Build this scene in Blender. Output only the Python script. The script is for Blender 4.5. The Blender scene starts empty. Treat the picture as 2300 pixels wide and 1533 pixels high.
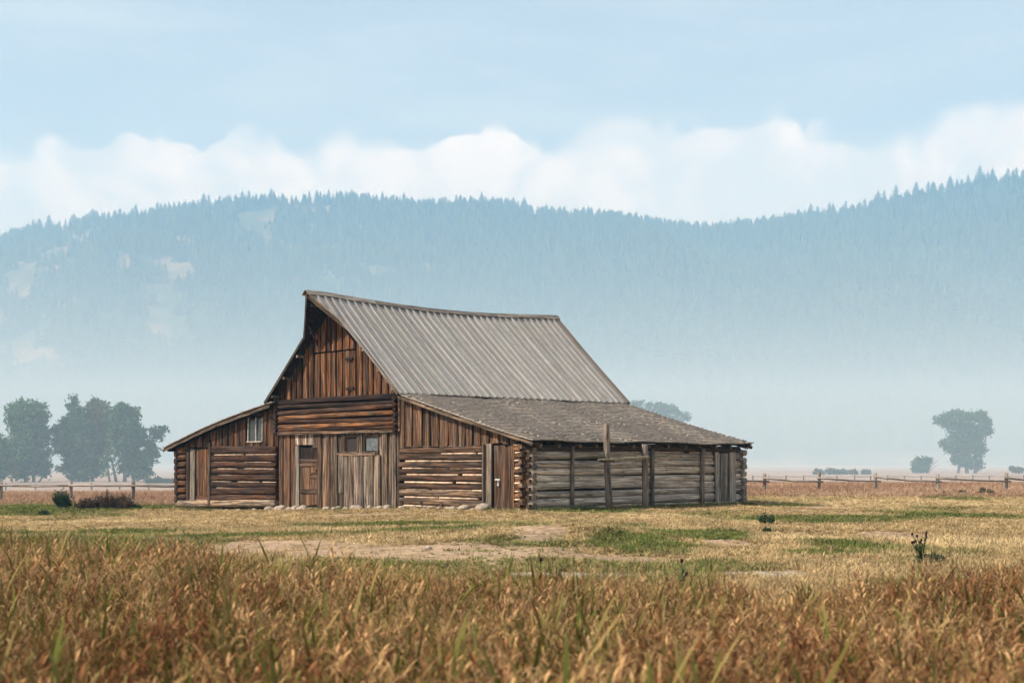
import bpy, math, random
import numpy as np
from mathutils import Vector, Matrix

random.seed(7)
RNG = np.random.default_rng(7)
S = bpy.context.scene
COL = S.collection
R = math.radians

# ------------------------------------------------------------------ camera
F_PX, W_PX, H_PX, YH, CX, EYE = 3100.0, 2300.0, 1533.0, 1040.0, 1150.0, 1.42
cam_d = bpy.data.cameras.new('camera')
cam = bpy.data.objects.new('camera', cam_d)
COL.objects.link(cam)
cam.location = (0, 0, EYE)
cam.rotation_euler = (R(90), 0, 0)
cam_d.sensor_width = 36.0
cam_d.lens = F_PX / W_PX * 36.0
cam_d.shift_y = (YH - H_PX / 2) / W_PX
cam_d.clip_start, cam_d.clip_end = 0.1, 20000
cam_d.dof.use_dof = True
cam_d.dof.focus_distance = 43.0
cam_d.dof.aperture_fstop = 2.8
S.camera = cam

# ------------------------------------------------------------------ sky and sun
SUN_EL, SUN_AZ = R(43), math.atan2(-0.96, -0.28)      # azimuth from +Y towards +X
w = bpy.data.worlds.new('World')
S.world = w
w.use_nodes = True
wn, wl = w.node_tree.nodes, w.node_tree.links
wn.clear()

def wnode(t, **k):
    n = wn.new(t)
    for a, b in k.items():
        setattr(n, a, b)
    return n

def wmath(op, a, b=None, clamp=False):
    n = wnode('ShaderNodeMath', operation=op, use_clamp=clamp)
    for i, q in enumerate((a, b)):
        if q is None:
            continue
        if isinstance(q, (int, float)):
            n.inputs[i].default_value = q
        else:
            wl.new(q, n.inputs[i])
    return n.outputs[0]

def wsmooth(v, lo, hi, a=0.0, b=1.0):
    n = wnode('ShaderNodeMapRange', interpolation_type='SMOOTHSTEP')
    wl.new(v, n.inputs[0])
    for i, q in zip((1, 2, 3, 4), (lo, hi, a, b)):
        n.inputs[i].default_value = q
    return n.outputs[0]

def wmix(fac, a, b):
    n = wnode('ShaderNodeMix', data_type='RGBA')
    for i, q in zip((0, 6, 7), (fac, a, b)):
        if isinstance(q, (int, float)):
            n.inputs[i].default_value = q
        elif isinstance(q, tuple):
            n.inputs[i].default_value = q
        else:
            wl.new(q, n.inputs[i])
    return n.outputs[2]

def wnoise(vec, scale, detail=6, rough=0.55, dist=0.0):
    n = wnode('ShaderNodeTexNoise')
    wl.new(vec, n.inputs['Vector'])
    n.inputs['Scale'].default_value = scale
    n.inputs['Detail'].default_value = detail
    n.inputs['Roughness'].default_value = rough
    n.inputs['Distortion'].default_value = dist
    return n.outputs[0]

SKY_STRENGTH = 0.10
sky = wnode('ShaderNodeTexSky', sky_type='NISHITA')
sky.sun_disc = False
sky.sun_elevation = SUN_EL
sky.sun_rotation = SUN_AZ % (2 * math.pi)
sky.altitude = 2000
sky.air_density = 1.0
sky.dust_density = 1.0
sky.ozone_density = 1.5
tc = wnode('ShaderNodeTexCoord')
sep = wnode('ShaderNodeSeparateXYZ')
wl.new(tc.outputs['Generated'], sep.inputs[0])
dx, dy, dz = sep.outputs
az = wmath('ARCTAN2', dx, dy)
hyp = wmath('SQRT', wmath('ADD', wmath('MULTIPLY', dx, dx), wmath('MULTIPLY', dy, dy)))
tane = wmath('DIVIDE', dz, hyp)
# top of the cumulus bank as a function of azimuth (the bank goes on round the horizon)
half = R(23)
prof = wnode('ShaderNodeFloatCurve')
pp = wmath('DIVIDE', wmath('PINGPONG', wmath('ADD', az, half), 2 * half), 2 * half)
wl.new(pp, prof.inputs['Value'])
cloud_top = [(-150, 350), (0, 345), (150, 330), (270, 312), (420, 300), (530, 278), (600, 280), (660, 310), (740, 296), (800, 300), (870, 330), (960, 316),
             (1060, 304), (1140, 284), (1190, 298), (1320, 278), (1420, 275), (1500, 264), (1650, 258), (1850, 272), (1940, 292), (2010, 288), (2080, 250),
             (2160, 216), (2260, 232), (2320, 262), (2450, 280)]
pts = []
for px, py in cloud_top:
    a_ = math.atan((px - CX) / F_PX)
    pts.append(((a_ + half) / (2 * half), (YH - py) / F_PX * math.cos(a_)))
cv = prof.mapping.curves[0]
cv.points[0].location = (0, pts[0][1] / 0.4)
cv.points[1].location = (1, pts[-1][1] / 0.4)
for q in pts:
    if 0.01 < q[0] < 0.99:
        cv.points.new(q[0], q[1] / 0.4)
prof.mapping.update()
top = wmath('MULTIPLY', prof.outputs[0], 0.4)
vec = tc.outputs['Generated']
puff = wmath('SUBTRACT', wnoise(vec, 26, 5, 0.6, 0.3), 0.5)
puff2 = wmath('SUBTRACT', wnoise(vec, 9, 4, 0.5), 0.5)
def lumps(scale):
    n = wnode('ShaderNodeTexVoronoi', feature='SMOOTH_F1')
    wv = wnode('ShaderNodeVectorMath', operation='ADD')
    nz = wnode('ShaderNodeTexNoise')
    wl.new(vec, nz.inputs['Vector'])
    nz.inputs['Scale'].default_value = scale * 1.3
    nz.inputs['Detail'].default_value = 3
    sc_ = wnode('ShaderNodeVectorMath', operation='SCALE')
    wl.new(nz.outputs['Color'], sc_.inputs[0])
    sc_.inputs['Scale'].default_value = 0.6 / scale
    wl.new(vec, wv.inputs[0])
    wl.new(sc_.outputs[0], wv.inputs[1])
    wl.new(wv.outputs[0], n.inputs['Vector'])
    n.inputs['Scale'].default_value = scale
    n.inputs['Smoothness'].default_value = 0.35
    return wmath('SUBTRACT', 0.45, n.outputs['Distance'])
lump = wmath('ADD', wmath('MULTIPLY', lumps(17), 0.034), wmath('MULTIPLY', lumps(48), 0.017))
edge = wmath('SUBTRACT', wmath('ADD', wmath('ADD', top, lump), wmath('MULTIPLY', puff, 0.022)), tane)
soft = wsmooth(puff2, -0.15, 0.2, 0.004, 0.018)
cmask = wsmooth(wmath('DIVIDE', edge, soft), -0.5, 1.0)
# shading inside the bank: lumps lit on the sunward side, greyer folds
fold = wmath('ADD', wnoise(vec, 15, 6, 0.55, 0.6), wmath('MULTIPLY', lump, 3.5))
foldf = wsmooth(fold, 0.40, 0.62)
low = wsmooth(wmath('SUBTRACT', top, tane), 0.01, 0.09)
cloud_hi, cloud_lo = (0.86, 0.77, 0.71, 1), (0.62, 0.61, 0.61, 1)
ccol = wmix(foldf, cloud_lo, cloud_hi)
ccol = wmix(wmath('MULTIPLY', low, 0.45), ccol, (0.76, 0.70, 0.66, 1))
mp = wnode('ShaderNodeMapping')
mp.inputs['Scale'].default_value = (1.6, 1.6, 9.0)
wl.new(vec, mp.inputs[0])
veil = wsmooth(wnoise(mp.outputs[0], 2.6, 6, 0.6, 0.4), 0.36, 0.84, 0.56, 0.90)
skyc = wnode('ShaderNodeVectorMath', operation='SCALE')
wl.new(sky.outputs[0], skyc.inputs[0])
skyc.inputs['Scale'].default_value = SKY_STRENGTH
full = wmix(veil, skyc.outputs[0], (0.54, 0.565, 0.57, 1))
full = wmix(cmask, full, ccol)
bg = wnode('ShaderNodeBackground')
wl.new(full, bg.inputs[0])
bg.inputs[1].default_value = 1.0
out = wnode('ShaderNodeOutputWorld')
wl.new(bg.outputs[0], out.inputs[0])

sd = bpy.data.lights.new('sun', 'SUN')
sun = bpy.data.objects.new('sun', sd)
COL.objects.link(sun)
sd.energy, sd.angle, sd.color = 4.4, R(1.2), (1.0, 0.935, 0.84)
sdir = Vector((math.sin(SUN_AZ) * math.cos(SUN_EL), math.cos(SUN_AZ) * math.cos(SUN_EL), math.sin(SUN_EL)))
sun.rotation_euler = sdir.to_track_quat('Z', 'Y').to_euler()
sun.location = sdir * 300

S.view_settings.view_transform = 'Standard'
S.view_settings.look = 'None'
S.view_settings.exposure = 0.66
S.view_settings.gamma = 1.0
S.render.engine = 'CYCLES'
S.cycles.use_denoising = True
S.cycles.max_bounces = 5
S.cycles.diffuse_bounces = 3
S.cycles.transparent_max_bounces = 8
S.cycles.volume_bounces = 1
S.cycles.use_adaptive_sampling = True
S.cycles.adaptive_threshold = 0.03
S.cycles.use_fast_gi = False

# ------------------------------------------------------------------ numeric helpers
def sstep(a, b, x):
    t = np.clip((np.asarray(x, float) - a) / (b - a), 0, 1)
    return t * t * (3 - 2 * t)

def _hash(ix, iy, seed):
    n = (ix.astype(np.int64) * 374761393 + iy.astype(np.int64) * 668265263 + seed * 974634777) & 0x7fffffff
    n = ((n ^ (n >> 13)) * 1274126177) & 0x7fffffff
    return ((n ^ (n >> 16)) & 0xffff) / 65535.0

def vnoise(x, y, seed=0):
    x, y = np.asarray(x, float), np.asarray(y, float)
    ix, iy = np.floor(x), np.floor(y)
    fx, fy = x - ix, y - iy
    fx, fy = fx * fx * (3 - 2 * fx), fy * fy * (3 - 2 * fy)
    a, b = _hash(ix, iy, seed), _hash(ix + 1, iy, seed)
    c, d = _hash(ix, iy + 1, seed), _hash(ix + 1, iy + 1, seed)
    return (a * (1 - fx) + b * fx) * (1 - fy) + (c * (1 - fx) + d * fx) * fy

def fbm(x, y, seed=0, octv=4):
    s, amp, tot = 0.0, 1.0, 0.0
    for i in range(octv):
        s = s + amp * vnoise(np.asarray(x) * 2 ** i, np.asarray(y) * 2 ** i, seed + i * 17)
        tot += amp
        amp *= 0.5
    return s / tot

def ground(x, y):
    x, y = np.asarray(x, float), np.asarray(y, float)
    left = sstep(0, 14, -x)
    z = -0.45 * left * sstep(22, 50, y)
    z = z - 0.68 * sstep(3, 32, -x) * sstep(72, 130, y)
    z = z - 0.40 * sstep(85, 150, y) * (1 - left)
    z = z * (1 - sstep(450, 850, y))
    und = (fbm(x * 0.22, y * 0.22, 3, 3) - 0.5) * 0.3 * sstep(13, 20, y) * (1 - sstep(33, 38, y))
    mound = 0.16 * np.exp(-(((x - 0.9) / 1.5) ** 2 + ((y - 26.2) / 1.2) ** 2))
    far = (fbm(x * 0.02, y * 0.02, 9, 3) - 0.5) * 0.5 * sstep(90, 200, y)
    return z + und + mound + far

def gz(x, y):
    return float(ground(np.array([x]), np.array([y]))[0])

def at(px, py, d):
    """world point seen at picture position px, py at depth d"""
    return Vector(((px - CX) / F_PX * d, d, EYE - (py - YH) / F_PX * d))

def gp(px, py):
    d = EYE * F_PX / (py - YH)
    return (px - CX) / F_PX * d, d

# ------------------------------------------------------------------ object helpers
def tag(o, label=None, cat=None, group=None, kind=None):
    for k, v in (('label', label), ('category', cat), ('group', group), ('kind', kind)):
        if v:
            o[k] = v
    return o

def link(name, data, parent=None, mats=None, loc=None, rot=None, color=None):
    o = bpy.data.objects.new(name, data)
    COL.objects.link(o)
    if parent is not None:
        o.parent = parent
    if mats is not None and data is not None:
        for m in (mats if isinstance(mats, (list, tuple)) else [mats]):
            data.materials.append(m)
    if loc is not None:
        o.location = loc
    if rot is not None:
        o.rotation_euler = rot
    if color is not None:
        o.color = (*color, 1)
    return o

def mesh_from(name, verts, faces, smooth=False, mat_idx=None):
    me = bpy.data.meshes.new(name)
    me.from_pydata([tuple(v) for v in verts], [], [tuple(f) for f in faces])
    if smooth:
        me.polygons.foreach_set('use_smooth', [True] * len(me.polygons))
    if mat_idx is not None:
        me.polygons.foreach_set('material_index', list(mat_idx))
    me.update()
    return me

class MB:
    """collects simple shapes into one mesh"""
    def __init__(self):
        self.v, self.f, self.m = [], [], []
        self.cur = 0
    def face(self, *ids):
        self.f.append(ids)
        self.m.append(self.cur)
    def box(self, c, s, rot=None, jit=0.0):
        b = len(self.v)
        for z in (-1, 1):
            for y in (-1, 1):
                for x in (-1, 1):
                    p = Vector((x * s[0] / 2, y * s[1] / 2, z * s[2] / 2))
                    if jit:
                        p += Vector((random.uniform(-jit, jit), random.uniform(-jit, jit), random.uniform(-jit, jit)))
                    if rot is not None:
                        p = rot @ p
                    self.v.append(Vector(c) + p)
        for q in ((0, 2, 3, 1), (4, 5, 7, 6), (0, 1, 5, 4), (2, 6, 7, 3), (0, 4, 6, 2), (1, 3, 7, 5)):
            self.face(*[b + i for i in q])
        return self
    def tube(self, pts_, rads, n=7, cap=True):
        pts_ = [Vector(p) for p in pts_]
        b0 = len(self.v)
        for i, p in enumerate(pts_):
            d = (pts_[min(i + 1, len(pts_) - 1)] - pts_[max(i - 1, 0)])
            d = d.normalized() if d.length > 1e-9 else Vector((0, 0, 1))
            a = d.cross(Vector((0, 0, 1))) if abs(d.z) < 0.9 else d.cross(Vector((1, 0, 0)))
            a.normalize()
            c = d.cross(a)
            for k in range(n):
                t = 2 * math.pi * k / n
                self.v.append(p + (a * math.cos(t) + c * math.sin(t)) * rads[i])
        for i in range(len(pts_) - 1):
            for k in range(n):
                k2 = (k + 1) % n
                self.face(b0 + i * n + k, b0 + (i + 1) * n + k, b0 + (i + 1) * n + k2, b0 + i * n + k2)
        if cap:
            self.face(*[b0 + k for k in range(n)])
            self.face(*[b0 + (len(pts_) - 1) * n + k for k in reversed(range(n))])
        return self
    def mesh(self, name, smooth=False):
        return mesh_from(name, self.v, self.f, smooth, self.m)

# ------------------------------------------------------------------ materials
class NT:
    def __init__(self, name):
        self.mat = bpy.data.materials.new(name)
        self.mat.use_nodes = True
        self.n, self.l = self.mat.node_tree.nodes, self.mat.node_tree.links
        self.n.clear()
        self.out = self.n.new('ShaderNodeOutputMaterial')
    def node(self, t, ins=None, **k):
        n = self.n.new(t)
        for a, b in k.items():
            setattr(n, a, b)
        for a, b in (ins or {}).items():
            self.set(n, a, b)
        return n
    def set(self, n, key, val):
        s = n.inputs[key]
        if isinstance(val, bpy.types.NodeSocket):
            self.l.new(val, s)
        else:
            s.default_value = val
    def noise(self, vec, scale, detail=4, rough=0.55, dist=0.0):
        return self.node('ShaderNodeTexNoise', {'Vector': vec, 'Scale': scale, 'Detail': detail, 'Roughness': rough, 'Distortion': dist}).outputs[0]
    def map(self, v, a, b, c=0.0, d=1.0, smooth=True):
        n = self.node('ShaderNodeMapRange', {0: v, 1: a, 2: b, 3: c, 4: d})
        if smooth:
            n.interpolation_type = 'SMOOTHSTEP'
        return n.outputs[0]
    def math(self, op, a, b=0.0):
        return self.node('ShaderNodeMath', {0: a, 1: b}, operation=op).outputs[0]
    def mix(self, f, a, b, blend='MIX'):
        n = self.node('ShaderNodeMix', data_type='RGBA', blend_type=blend)
        self.set(n, 0, f)
        for i, q in ((6, a), (7, b)):
            self.set(n, i, (*q, 1) if isinstance(q, tuple) and len(q) == 3 else q)
        return n.outputs[2]
    def vscale(self, v, s):
        n = self.node('ShaderNodeVectorMath', operation='SCALE')
        self.l.new(v, n.inputs[0])
        self.set(n, 'Scale', s)
        return n.outputs[0]
    def mapping(self, v, scale, loc=None):
        n = self.node('ShaderNodeMapping', {0: v})
        n.inputs['Scale'].default_value = scale
        if loc is not None:
            self.l.new(loc, n.inputs['Location'])
        return n.outputs[0]
    def principled(self, col, rough=0.85, spec=0.2, bump=None, bstr=0.4, bdist=0.01, **kw):
        p = self.node('ShaderNodeBsdfPrincipled', {'Base Color': col, 'Roughness': rough, 'Specular IOR Level': spec})
        for a, b in kw.items():
            self.set(p, a.replace('_', ' '), b)
        if bump is not None:
            b = self.node('ShaderNodeBump', {'Height': bump, 'Strength': bstr, 'Distance': bdist})
            self.l.new(b.outputs[0], p.inputs['Normal'])
        self.l.new(p.outputs[0], self.out.inputs[0])
        return p

def wood_material(name, streak=0.65, island=False, grey=0.25, spots=0.0, fine=0.55, rv=(0.72, 1.3), crack=0.85):
    """weathered wood, grain along local X, colour taken from the piece's own object colour"""
    t = NT(name)
    oi = t.node('ShaderNodeObjectInfo')
    tcn = t.node('ShaderNodeTexCoord')
    off = t.node('ShaderNodeCombineXYZ', {0: t.math('MULTIPLY', oi.outputs['Random'], 91.0), 1: t.math('MULTIPLY', oi.outputs['Random'], 37.0), 2: t.math('MULTIPLY', oi.outputs['Random'], 53.0)}).outputs[0]
    oc = tcn.outputs['Object']
    g1 = t.noise(t.mapping(oc, (0.9, 16, 16), off), 1.0, 5, 0.6, 0.25)
    g2 = t.noise(t.mapping(oc, (2.2, 70, 70), off), 1.0, 4, 0.65)
    g3 = t.noise(t.mapping(oc, (1.1, 2.2, 2.2), off), 1.0, 4, 0.55)
    kn = t.node('ShaderNodeTexVoronoi', {'Vector': t.mapping(oc, (2.6, 9.0, 9.0), off), 'Scale': 1.0}).outputs['Distance']
    base = oi.outputs['Color']
    rnd = oi.outputs['Random']
    if island:
        rnd = t.math('FRACT', t.math('ADD', rnd, t.node('ShaderNodeNewGeometry').outputs['Random Per Island']))
    val = t.map(rnd, 0, 1, rv[0], rv[1], False)
    c = t.vscale(base, val)
    gl = t.node('ShaderNodeRGBToBW', {0: c}).outputs[0]
    gcol = t.node('ShaderNodeCombineColor', {0: t.math('MULTIPLY', gl, 1.28), 1: t.math('MULTIPLY', gl, 1.09), 2: t.math('MULTIPLY', gl, 0.92)}).outputs[0]
    c = t.mix(t.map(g3, 0.42, 0.68, 0, grey * 2), c, gcol)
    c = t.mix(t.map(g1, 0.40, 0.66, 0.0, 1.0), t.vscale(c, 1.0 - streak), t.vscale(c, 1.0 + streak * 0.65))
    c = t.mix(t.map(g2, 0.36, 0.62, fine, 0.0), c, t.vscale(c, 0.35))
    c = t.mix(t.map(kn, 0.06, 0.15, 0.7, 0.0), c, t.vscale(c, 0.3))
    ck = t.noise(t.mapping(oc, (0.45, 13, 13), off), 1.0, 2, 0.5, 0.15)
    c = t.mix(t.map(t.math('ABSOLUTE', t.math('SUBTRACT', ck, 0.5)), 0.006, 0.022, crack, 0.0), c, t.vscale(c, 0.12))
    if spots:
        sp = t.noise(t.mapping(oc, (9, 26, 26), off), 1.0, 3, 0.6)
        c = t.mix(t.map(sp, 0.66, 0.72, 0, spots), c, t.vscale(c, 0.25))
    h = t.math('ADD', t.math('MULTIPLY', g1, 0.6), t.math('MULTIPLY', g2, 0.5))
    t.principled(c, 0.86, 0.18, h, 0.7, 0.02)
    return t.mat

M = {}
M['wood'] = wood_material('weathered_wood')
M['grey_wood'] = wood_material('grey_weathered_wood', 0.42, grey=0.45, spots=0.6)
M['roof_wood'] = wood_material('roof_plank_wood', 0.10, grey=0.15, spots=0.7, fine=0.25, rv=(0.9, 1.1), crack=0.4)
M['shingle'] = wood_material('shingle_wood', 0.1, island=True, grey=0.4, fine=0.1, rv=(0.92, 1.08), crack=0.0)

def plain(name, col, rough=0.9, var=0.3, scale=6.0, spec=0.15, bstr=0.4):
    t = NT(name)
    oi = t.node('ShaderNodeObjectInfo')
    oc = t.node('ShaderNodeTexCoord').outputs['Object']
    n = t.noise(oc, scale, 5, 0.6)
    rgb = t.node('ShaderNodeRGB')
    rgb.outputs[0].default_value = (*col, 1)
    c = t.vscale(rgb.outputs[0], t.map(n, 0.3, 0.7, 1 - var, 1 + var))
    c = t.vscale(c, t.map(oi.outputs['Random'], 0, 1, 0.8, 1.2, False))
    t.principled(c, rough, spec, n, bstr, 0.02)
    return t.mat

M['dark'] = plain('dark_interior', (0.012, 0.009, 0.007))
M['chink'] = plain('pale_chinking', (0.48, 0.355, 0.25), var=0.45, scale=4)
M['stone'] = plain('river_stone', (0.34, 0.275, 0.22), var=0.35, scale=7, bstr=0.2)
M['metal'] = plain('galvanised_metal', (0.45, 0.45, 0.44), 0.4, 0.15, 20, 0.5)
M['white_paint'] = plain('worn_white_paint', (0.45, 0.39, 0.32), 0.7, 0.3, 9)
M['thistle_head'] = plain('thistle_head', (0.04, 0.010, 0.02), 0.9, 0.3, 30)

def glass_material(name, col, rough, noise_scale):
    t = NT(name)
    oc = t.node('ShaderNodeTexCoord').outputs['Object']
    n = t.noise(oc, noise_scale, 5, 0.65, 0.5)
    c = t.mix(t.map(n, 0.35, 0.7), tuple(q * 0.5 for q in col), col)
    t.principled(c, rough, 0.5, n, 0.05, 0.01)
    return t.mat
M['dusty_glass'] = glass_material('dusty_glass', (0.14, 0.155, 0.165), 0.35, 7)
M['dark_glass'] = glass_material('dark_glass', (0.06, 0.075, 0.075), 0.16, 3)
M['dim_opening'] = glass_material('dim_opening_pane', (0.035, 0.02, 0.013), 0.9, 5)  # dark brown pane paints the dim interior behind an open window

def foliage_material(name, cols, trans=0.3):
    t = NT(name)
    rp = t.node('ShaderNodeNewGeometry').outputs['Random Per Island']
    oi = t.node('ShaderNodeObjectInfo')
    oc = t.node('ShaderNodeTexCoord').outputs['Object']
    n = t.noise(oc, 0.6, 3, 0.5)
    r = t.node('ShaderNodeValToRGB', {0: t.math('ADD', t.math('MULTIPLY', rp, 0.6), t.math('MULTIPLY', t.map(n, 0.3, 0.7), 0.4))})
    e = r.color_ramp.elements
    e[0].color, e[1].color = (*cols[0], 1), (*cols[-1], 1)
    for i, c in enumerate(cols[1:-1]):
        q = e.new((i + 1) / (len(cols) - 1))
        q.color = (*c, 1)
    c = t.vscale(r.outputs[0], t.map(oi.outputs['Random'], 0, 1, 0.85, 1.15, False))
    d = t.node('ShaderNodeBsdfDiffuse', {0: c})
    tr = t.node('ShaderNodeBsdfTranslucent', {0: c})
    mx = t.node('ShaderNodeMixShader', {0: trans, 1: d.outputs[0], 2: tr.outputs[0]})
    t.l.new(mx.outputs[0], t.out.inputs[0])
    return t.mat
M['cottonwood'] = foliage_material('cottonwood_leaves', [(0.015, 0.055, 0.025), (0.05, 0.13, 0.05), (0.17, 0.27, 0.095)])
M['cottonwood_gold'] = foliage_material('turning_cottonwood_leaves', [(0.04, 0.075, 0.02), (0.10, 0.12, 0.03), (0.24, 0.19, 0.045)])
M['shrub_green'] = foliage_material('dark_green_leaves', [(0.018, 0.04, 0.018), (0.035, 0.075, 0.03), (0.065, 0.11, 0.045)])
M['shrub_brown'] = foliage_material('dry_brush_leaves', [(0.05, 0.033, 0.024), (0.11, 0.07, 0.05), (0.19, 0.125, 0.09)])
M['shrub_sage'] = foliage_material('sage_leaves', [(0.06, 0.07, 0.045), (0.1, 0.11, 0.075), (0.14, 0.14, 0.1)])
M['bark'] = plain('cottonwood_bark', (0.16, 0.125, 0.095), var=0.4, scale=3)
M['pale_bark'] = plain('pale_dead_wood', (0.26, 0.23, 0.2), var=0.3, scale=3)

def conifer_material():
    t = NT('conifer_needles')
    oi = t.node('ShaderNodeObjectInfo')
    r = t.node('ShaderNodeValToRGB', {0: oi.outputs['Random']})
    e = r.color_ramp.elements
    e[0].color, e[1].color = (0.012, 0.026, 0.016, 1), (0.13, 0.145, 0.065, 1)
    d = t.node('ShaderNodeBsdfDiffuse', {0: r.outputs[0]})
    t.l.new(d.outputs[0], t.out.inputs[0])
    return t.mat
M['conifer'] = conifer_material()

def blade_material():
    """grass: tip-to-root and plant colour come from attributes of the blades and of the instanced tuft"""
    t = NT('grass_blades')
    tint = t.node('ShaderNodeAttribute', attribute_name='tcol', attribute_type='INSTANCER').outputs['Vector']
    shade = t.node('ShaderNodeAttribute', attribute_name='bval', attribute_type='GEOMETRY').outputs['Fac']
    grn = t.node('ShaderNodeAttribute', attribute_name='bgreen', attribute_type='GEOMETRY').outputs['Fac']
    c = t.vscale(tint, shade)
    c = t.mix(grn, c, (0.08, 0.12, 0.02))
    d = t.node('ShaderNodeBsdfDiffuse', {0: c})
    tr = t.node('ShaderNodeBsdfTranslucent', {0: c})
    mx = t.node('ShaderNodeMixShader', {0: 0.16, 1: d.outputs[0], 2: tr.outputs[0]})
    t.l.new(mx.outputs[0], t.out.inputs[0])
    return t.mat
M['blade'] = blade_material()

def ground_material():
    t = NT('meadow_ground')
    alb = t.node('ShaderNodeAttribute', attribute_name='alb', attribute_type='GEOMETRY').outputs['Color']
    pos = t.node('ShaderNodeNewGeometry').outputs['Position']
    n1 = t.noise(pos, 7.0, 6, 0.65)
    n2 = t.noise(t.mapping(pos, (1, 0.35, 1)), 0.5, 5, 0.6)
    n3 = t.noise(pos, 45.0, 3, 0.6)
    c = t.vscale(alb, t.map(n1, 0.3, 0.7, 0.65, 1.3))
    c = t.vscale(c, t.map(n2, 0.3, 0.7, 0.85, 1.15))
    c = t.vscale(c, t.map(n3, 0.3, 0.7, 0.75, 1.22))
    t.principled(c, 0.95, 0.05, t.math('ADD', n1, n3), 0.5, 0.03)
    return t.mat
M['ground'] = ground_material()

def mountain_material():
    t = NT('mountain_slope')
    pos = t.node('ShaderNodeNewGeometry').outputs['Position']
    n1 = t.noise(pos, 0.012, 6, 0.6)
    n2 = t.noise(pos, 0.09, 5, 0.6)
    c = t.mix(t.map(n1, 0.42, 0.62), (0.055, 0.062, 0.03), (0.22, 0.15, 0.085))
    c = t.vscale(c, t.map(n2, 0.3, 0.7, 0.7, 1.3))
    t.principled(c, 0.95, 0.05)
    return t.mat
M['mountain'] = mountain_material()

# ------------------------------------------------------------------ ground sheet
def blob(x, y, b, seed):
    px, py, hw, hh = b
    X, Y = gp(px, py)
    y0, y1 = gp(px, py + hh)[1], gp(px, py - hh)[1]
    rx, ry = hw / F_PX * Y, (y1 - y0) / 2
    X = (px - CX) / F_PX * (y0 + y1) / 2
    wob = (fbm(x * 0.5, y * 0.5, seed, 4) - 0.5) * 1.3
    d = np.sqrt(((x - X) / rx) ** 2 + ((y - (y0 + y1) / 2) / ry) ** 2) + wob
    return 1 - sstep(0.55, 1.15, d)

DIRT = [(620, 1228, 430, 22), (980, 1240, 440, 25), (1215, 1210, 85, 16), (1380, 1250, 280, 13), (1640, 1218, 70, 8), (2010, 1195, 90, 7), (1930, 1208, 60, 6), (1850, 1140, 60, 4), (760, 1150, 170, 5)]
GRAVEL = [(1730, 1288, 170, 12), (1330, 1290, 180, 10), (2080, 1290, 120, 6)]
GREEN_AND_SHADOW = [(1230, 1193, 420, 8), (1420, 1222, 130, 20), (560, 1196, 240, 6), (900, 1172, 330, 5), (1880, 1164, 210, 9), (2180, 1158, 150, 8), (150, 1118, 260, 9), (1950, 1106, 300, 5), (1900, 1225, 90, 9), (1560, 1200, 130, 12),
         (1300, 1148, 130, 5), (180, 1182, 220, 6), (1750, 1135, 90, 3), (1840, 1240, 120, 8), (100, 1225, 200, 25)]  # thin strip off the barn's far corner paints its cast shadow; the rest is grass
STRAW = [(2060, 1132, 330, 10), (2150, 1215, 200, 26), (880, 1212, 330, 8), (300, 1150, 320, 8), (1450, 1160, 130, 5), (1500, 1185, 90, 5), (700, 1180, 100, 6), (1820, 1205, 180, 10)]

def cover(x, y):
    """how green, bare, gravelly and straw-pale the meadow is at x, y (0..1 each)"""
    x, y = np.asarray(x, float), np.asarray(y, float)
    near = 1 - sstep(48, 58, y)
    gr = sum(blob(x, y, b, 31 + i) for i, b in enumerate(GREEN_AND_SHADOW))
    di = sum(blob(x, y, b, 51 + i) for i, b in enumerate(DIRT))
    gv = sum(blob(x, y, b, 71 + i) for i, b in enumerate(GRAVEL))
    st = sum(blob(x, y, b, 91 + i) for i, b in enumerate(STRAW))
    n = fbm(x * 0.35, y * 0.16, 5, 5)
    gr = np.clip(gr + sstep(0.52, 0.68, n) * 0.7 * (1 - np.clip(st, 0, 1)), 0, 1) * (1 - 0.0 * near)
    n2 = fbm(x * 0.6 + 40, y * 0.25, 8, 4)
    di = np.clip(di + sstep(0.64, 0.74, n2) * 0.7 * near, 0, 1)
    return gr, di, np.clip(gv, 0, 1), np.clip(st, 0, 1)

C_STRAW, C_GREEN, C_DIRT = np.array([0.36, 0.255, 0.115]), np.array([0.14, 0.145, 0.05]), np.array([0.34, 0.235, 0.15])
C_GRAVEL, C_PALE, C_RED, C_FAR = np.array([0.33, 0.28, 0.225]), np.array([0.46, 0.335, 0.16]), np.array([0.30, 0.19, 0.125]), np.array([0.36, 0.27, 0.21])

def albedo(x, y):
    gr, di, gv, st = cover(x, y)
    n = fbm(x * 0.8, y * 0.5, 12, 4)[:, None]
    c = C_STRAW * (0.8 + 0.4 * n)
    mixf = lambda a, b, f: a * (1 - f[:, None]) + b * f[:, None]
    c = mixf(c, np.tile(C_PALE, (len(x), 1)), st * 0.8)
    c = mixf(c, np.tile(C_GREEN, (len(x), 1)) * (0.8 + 0.5 * n), gr * 0.85)
    c = mixf(c, np.tile(C_DIRT, (len(x), 1)) * (0.7 + 0.6 * n), di)
    c = mixf(c, np.tile(C_GRAVEL, (len(x), 1)) * (0.7 + 0.6 * n), gv)
    red = sstep(56, 62, y) * (1 - sstep(84, 100, y))
    c = mixf(c, np.tile(C_RED, (len(x), 1)) * (0.8 + 0.5 * n), red * 0.9)
    c = mixf(c, np.tile(C_FAR, (len(x), 1)) * (0.85 + 0.3 * fbm(x * 0.03, y * 0.01, 15, 3)[:, None]), sstep(84, 110, y))
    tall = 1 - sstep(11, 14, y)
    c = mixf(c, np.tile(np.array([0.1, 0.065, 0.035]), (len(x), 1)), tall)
    return c

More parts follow.
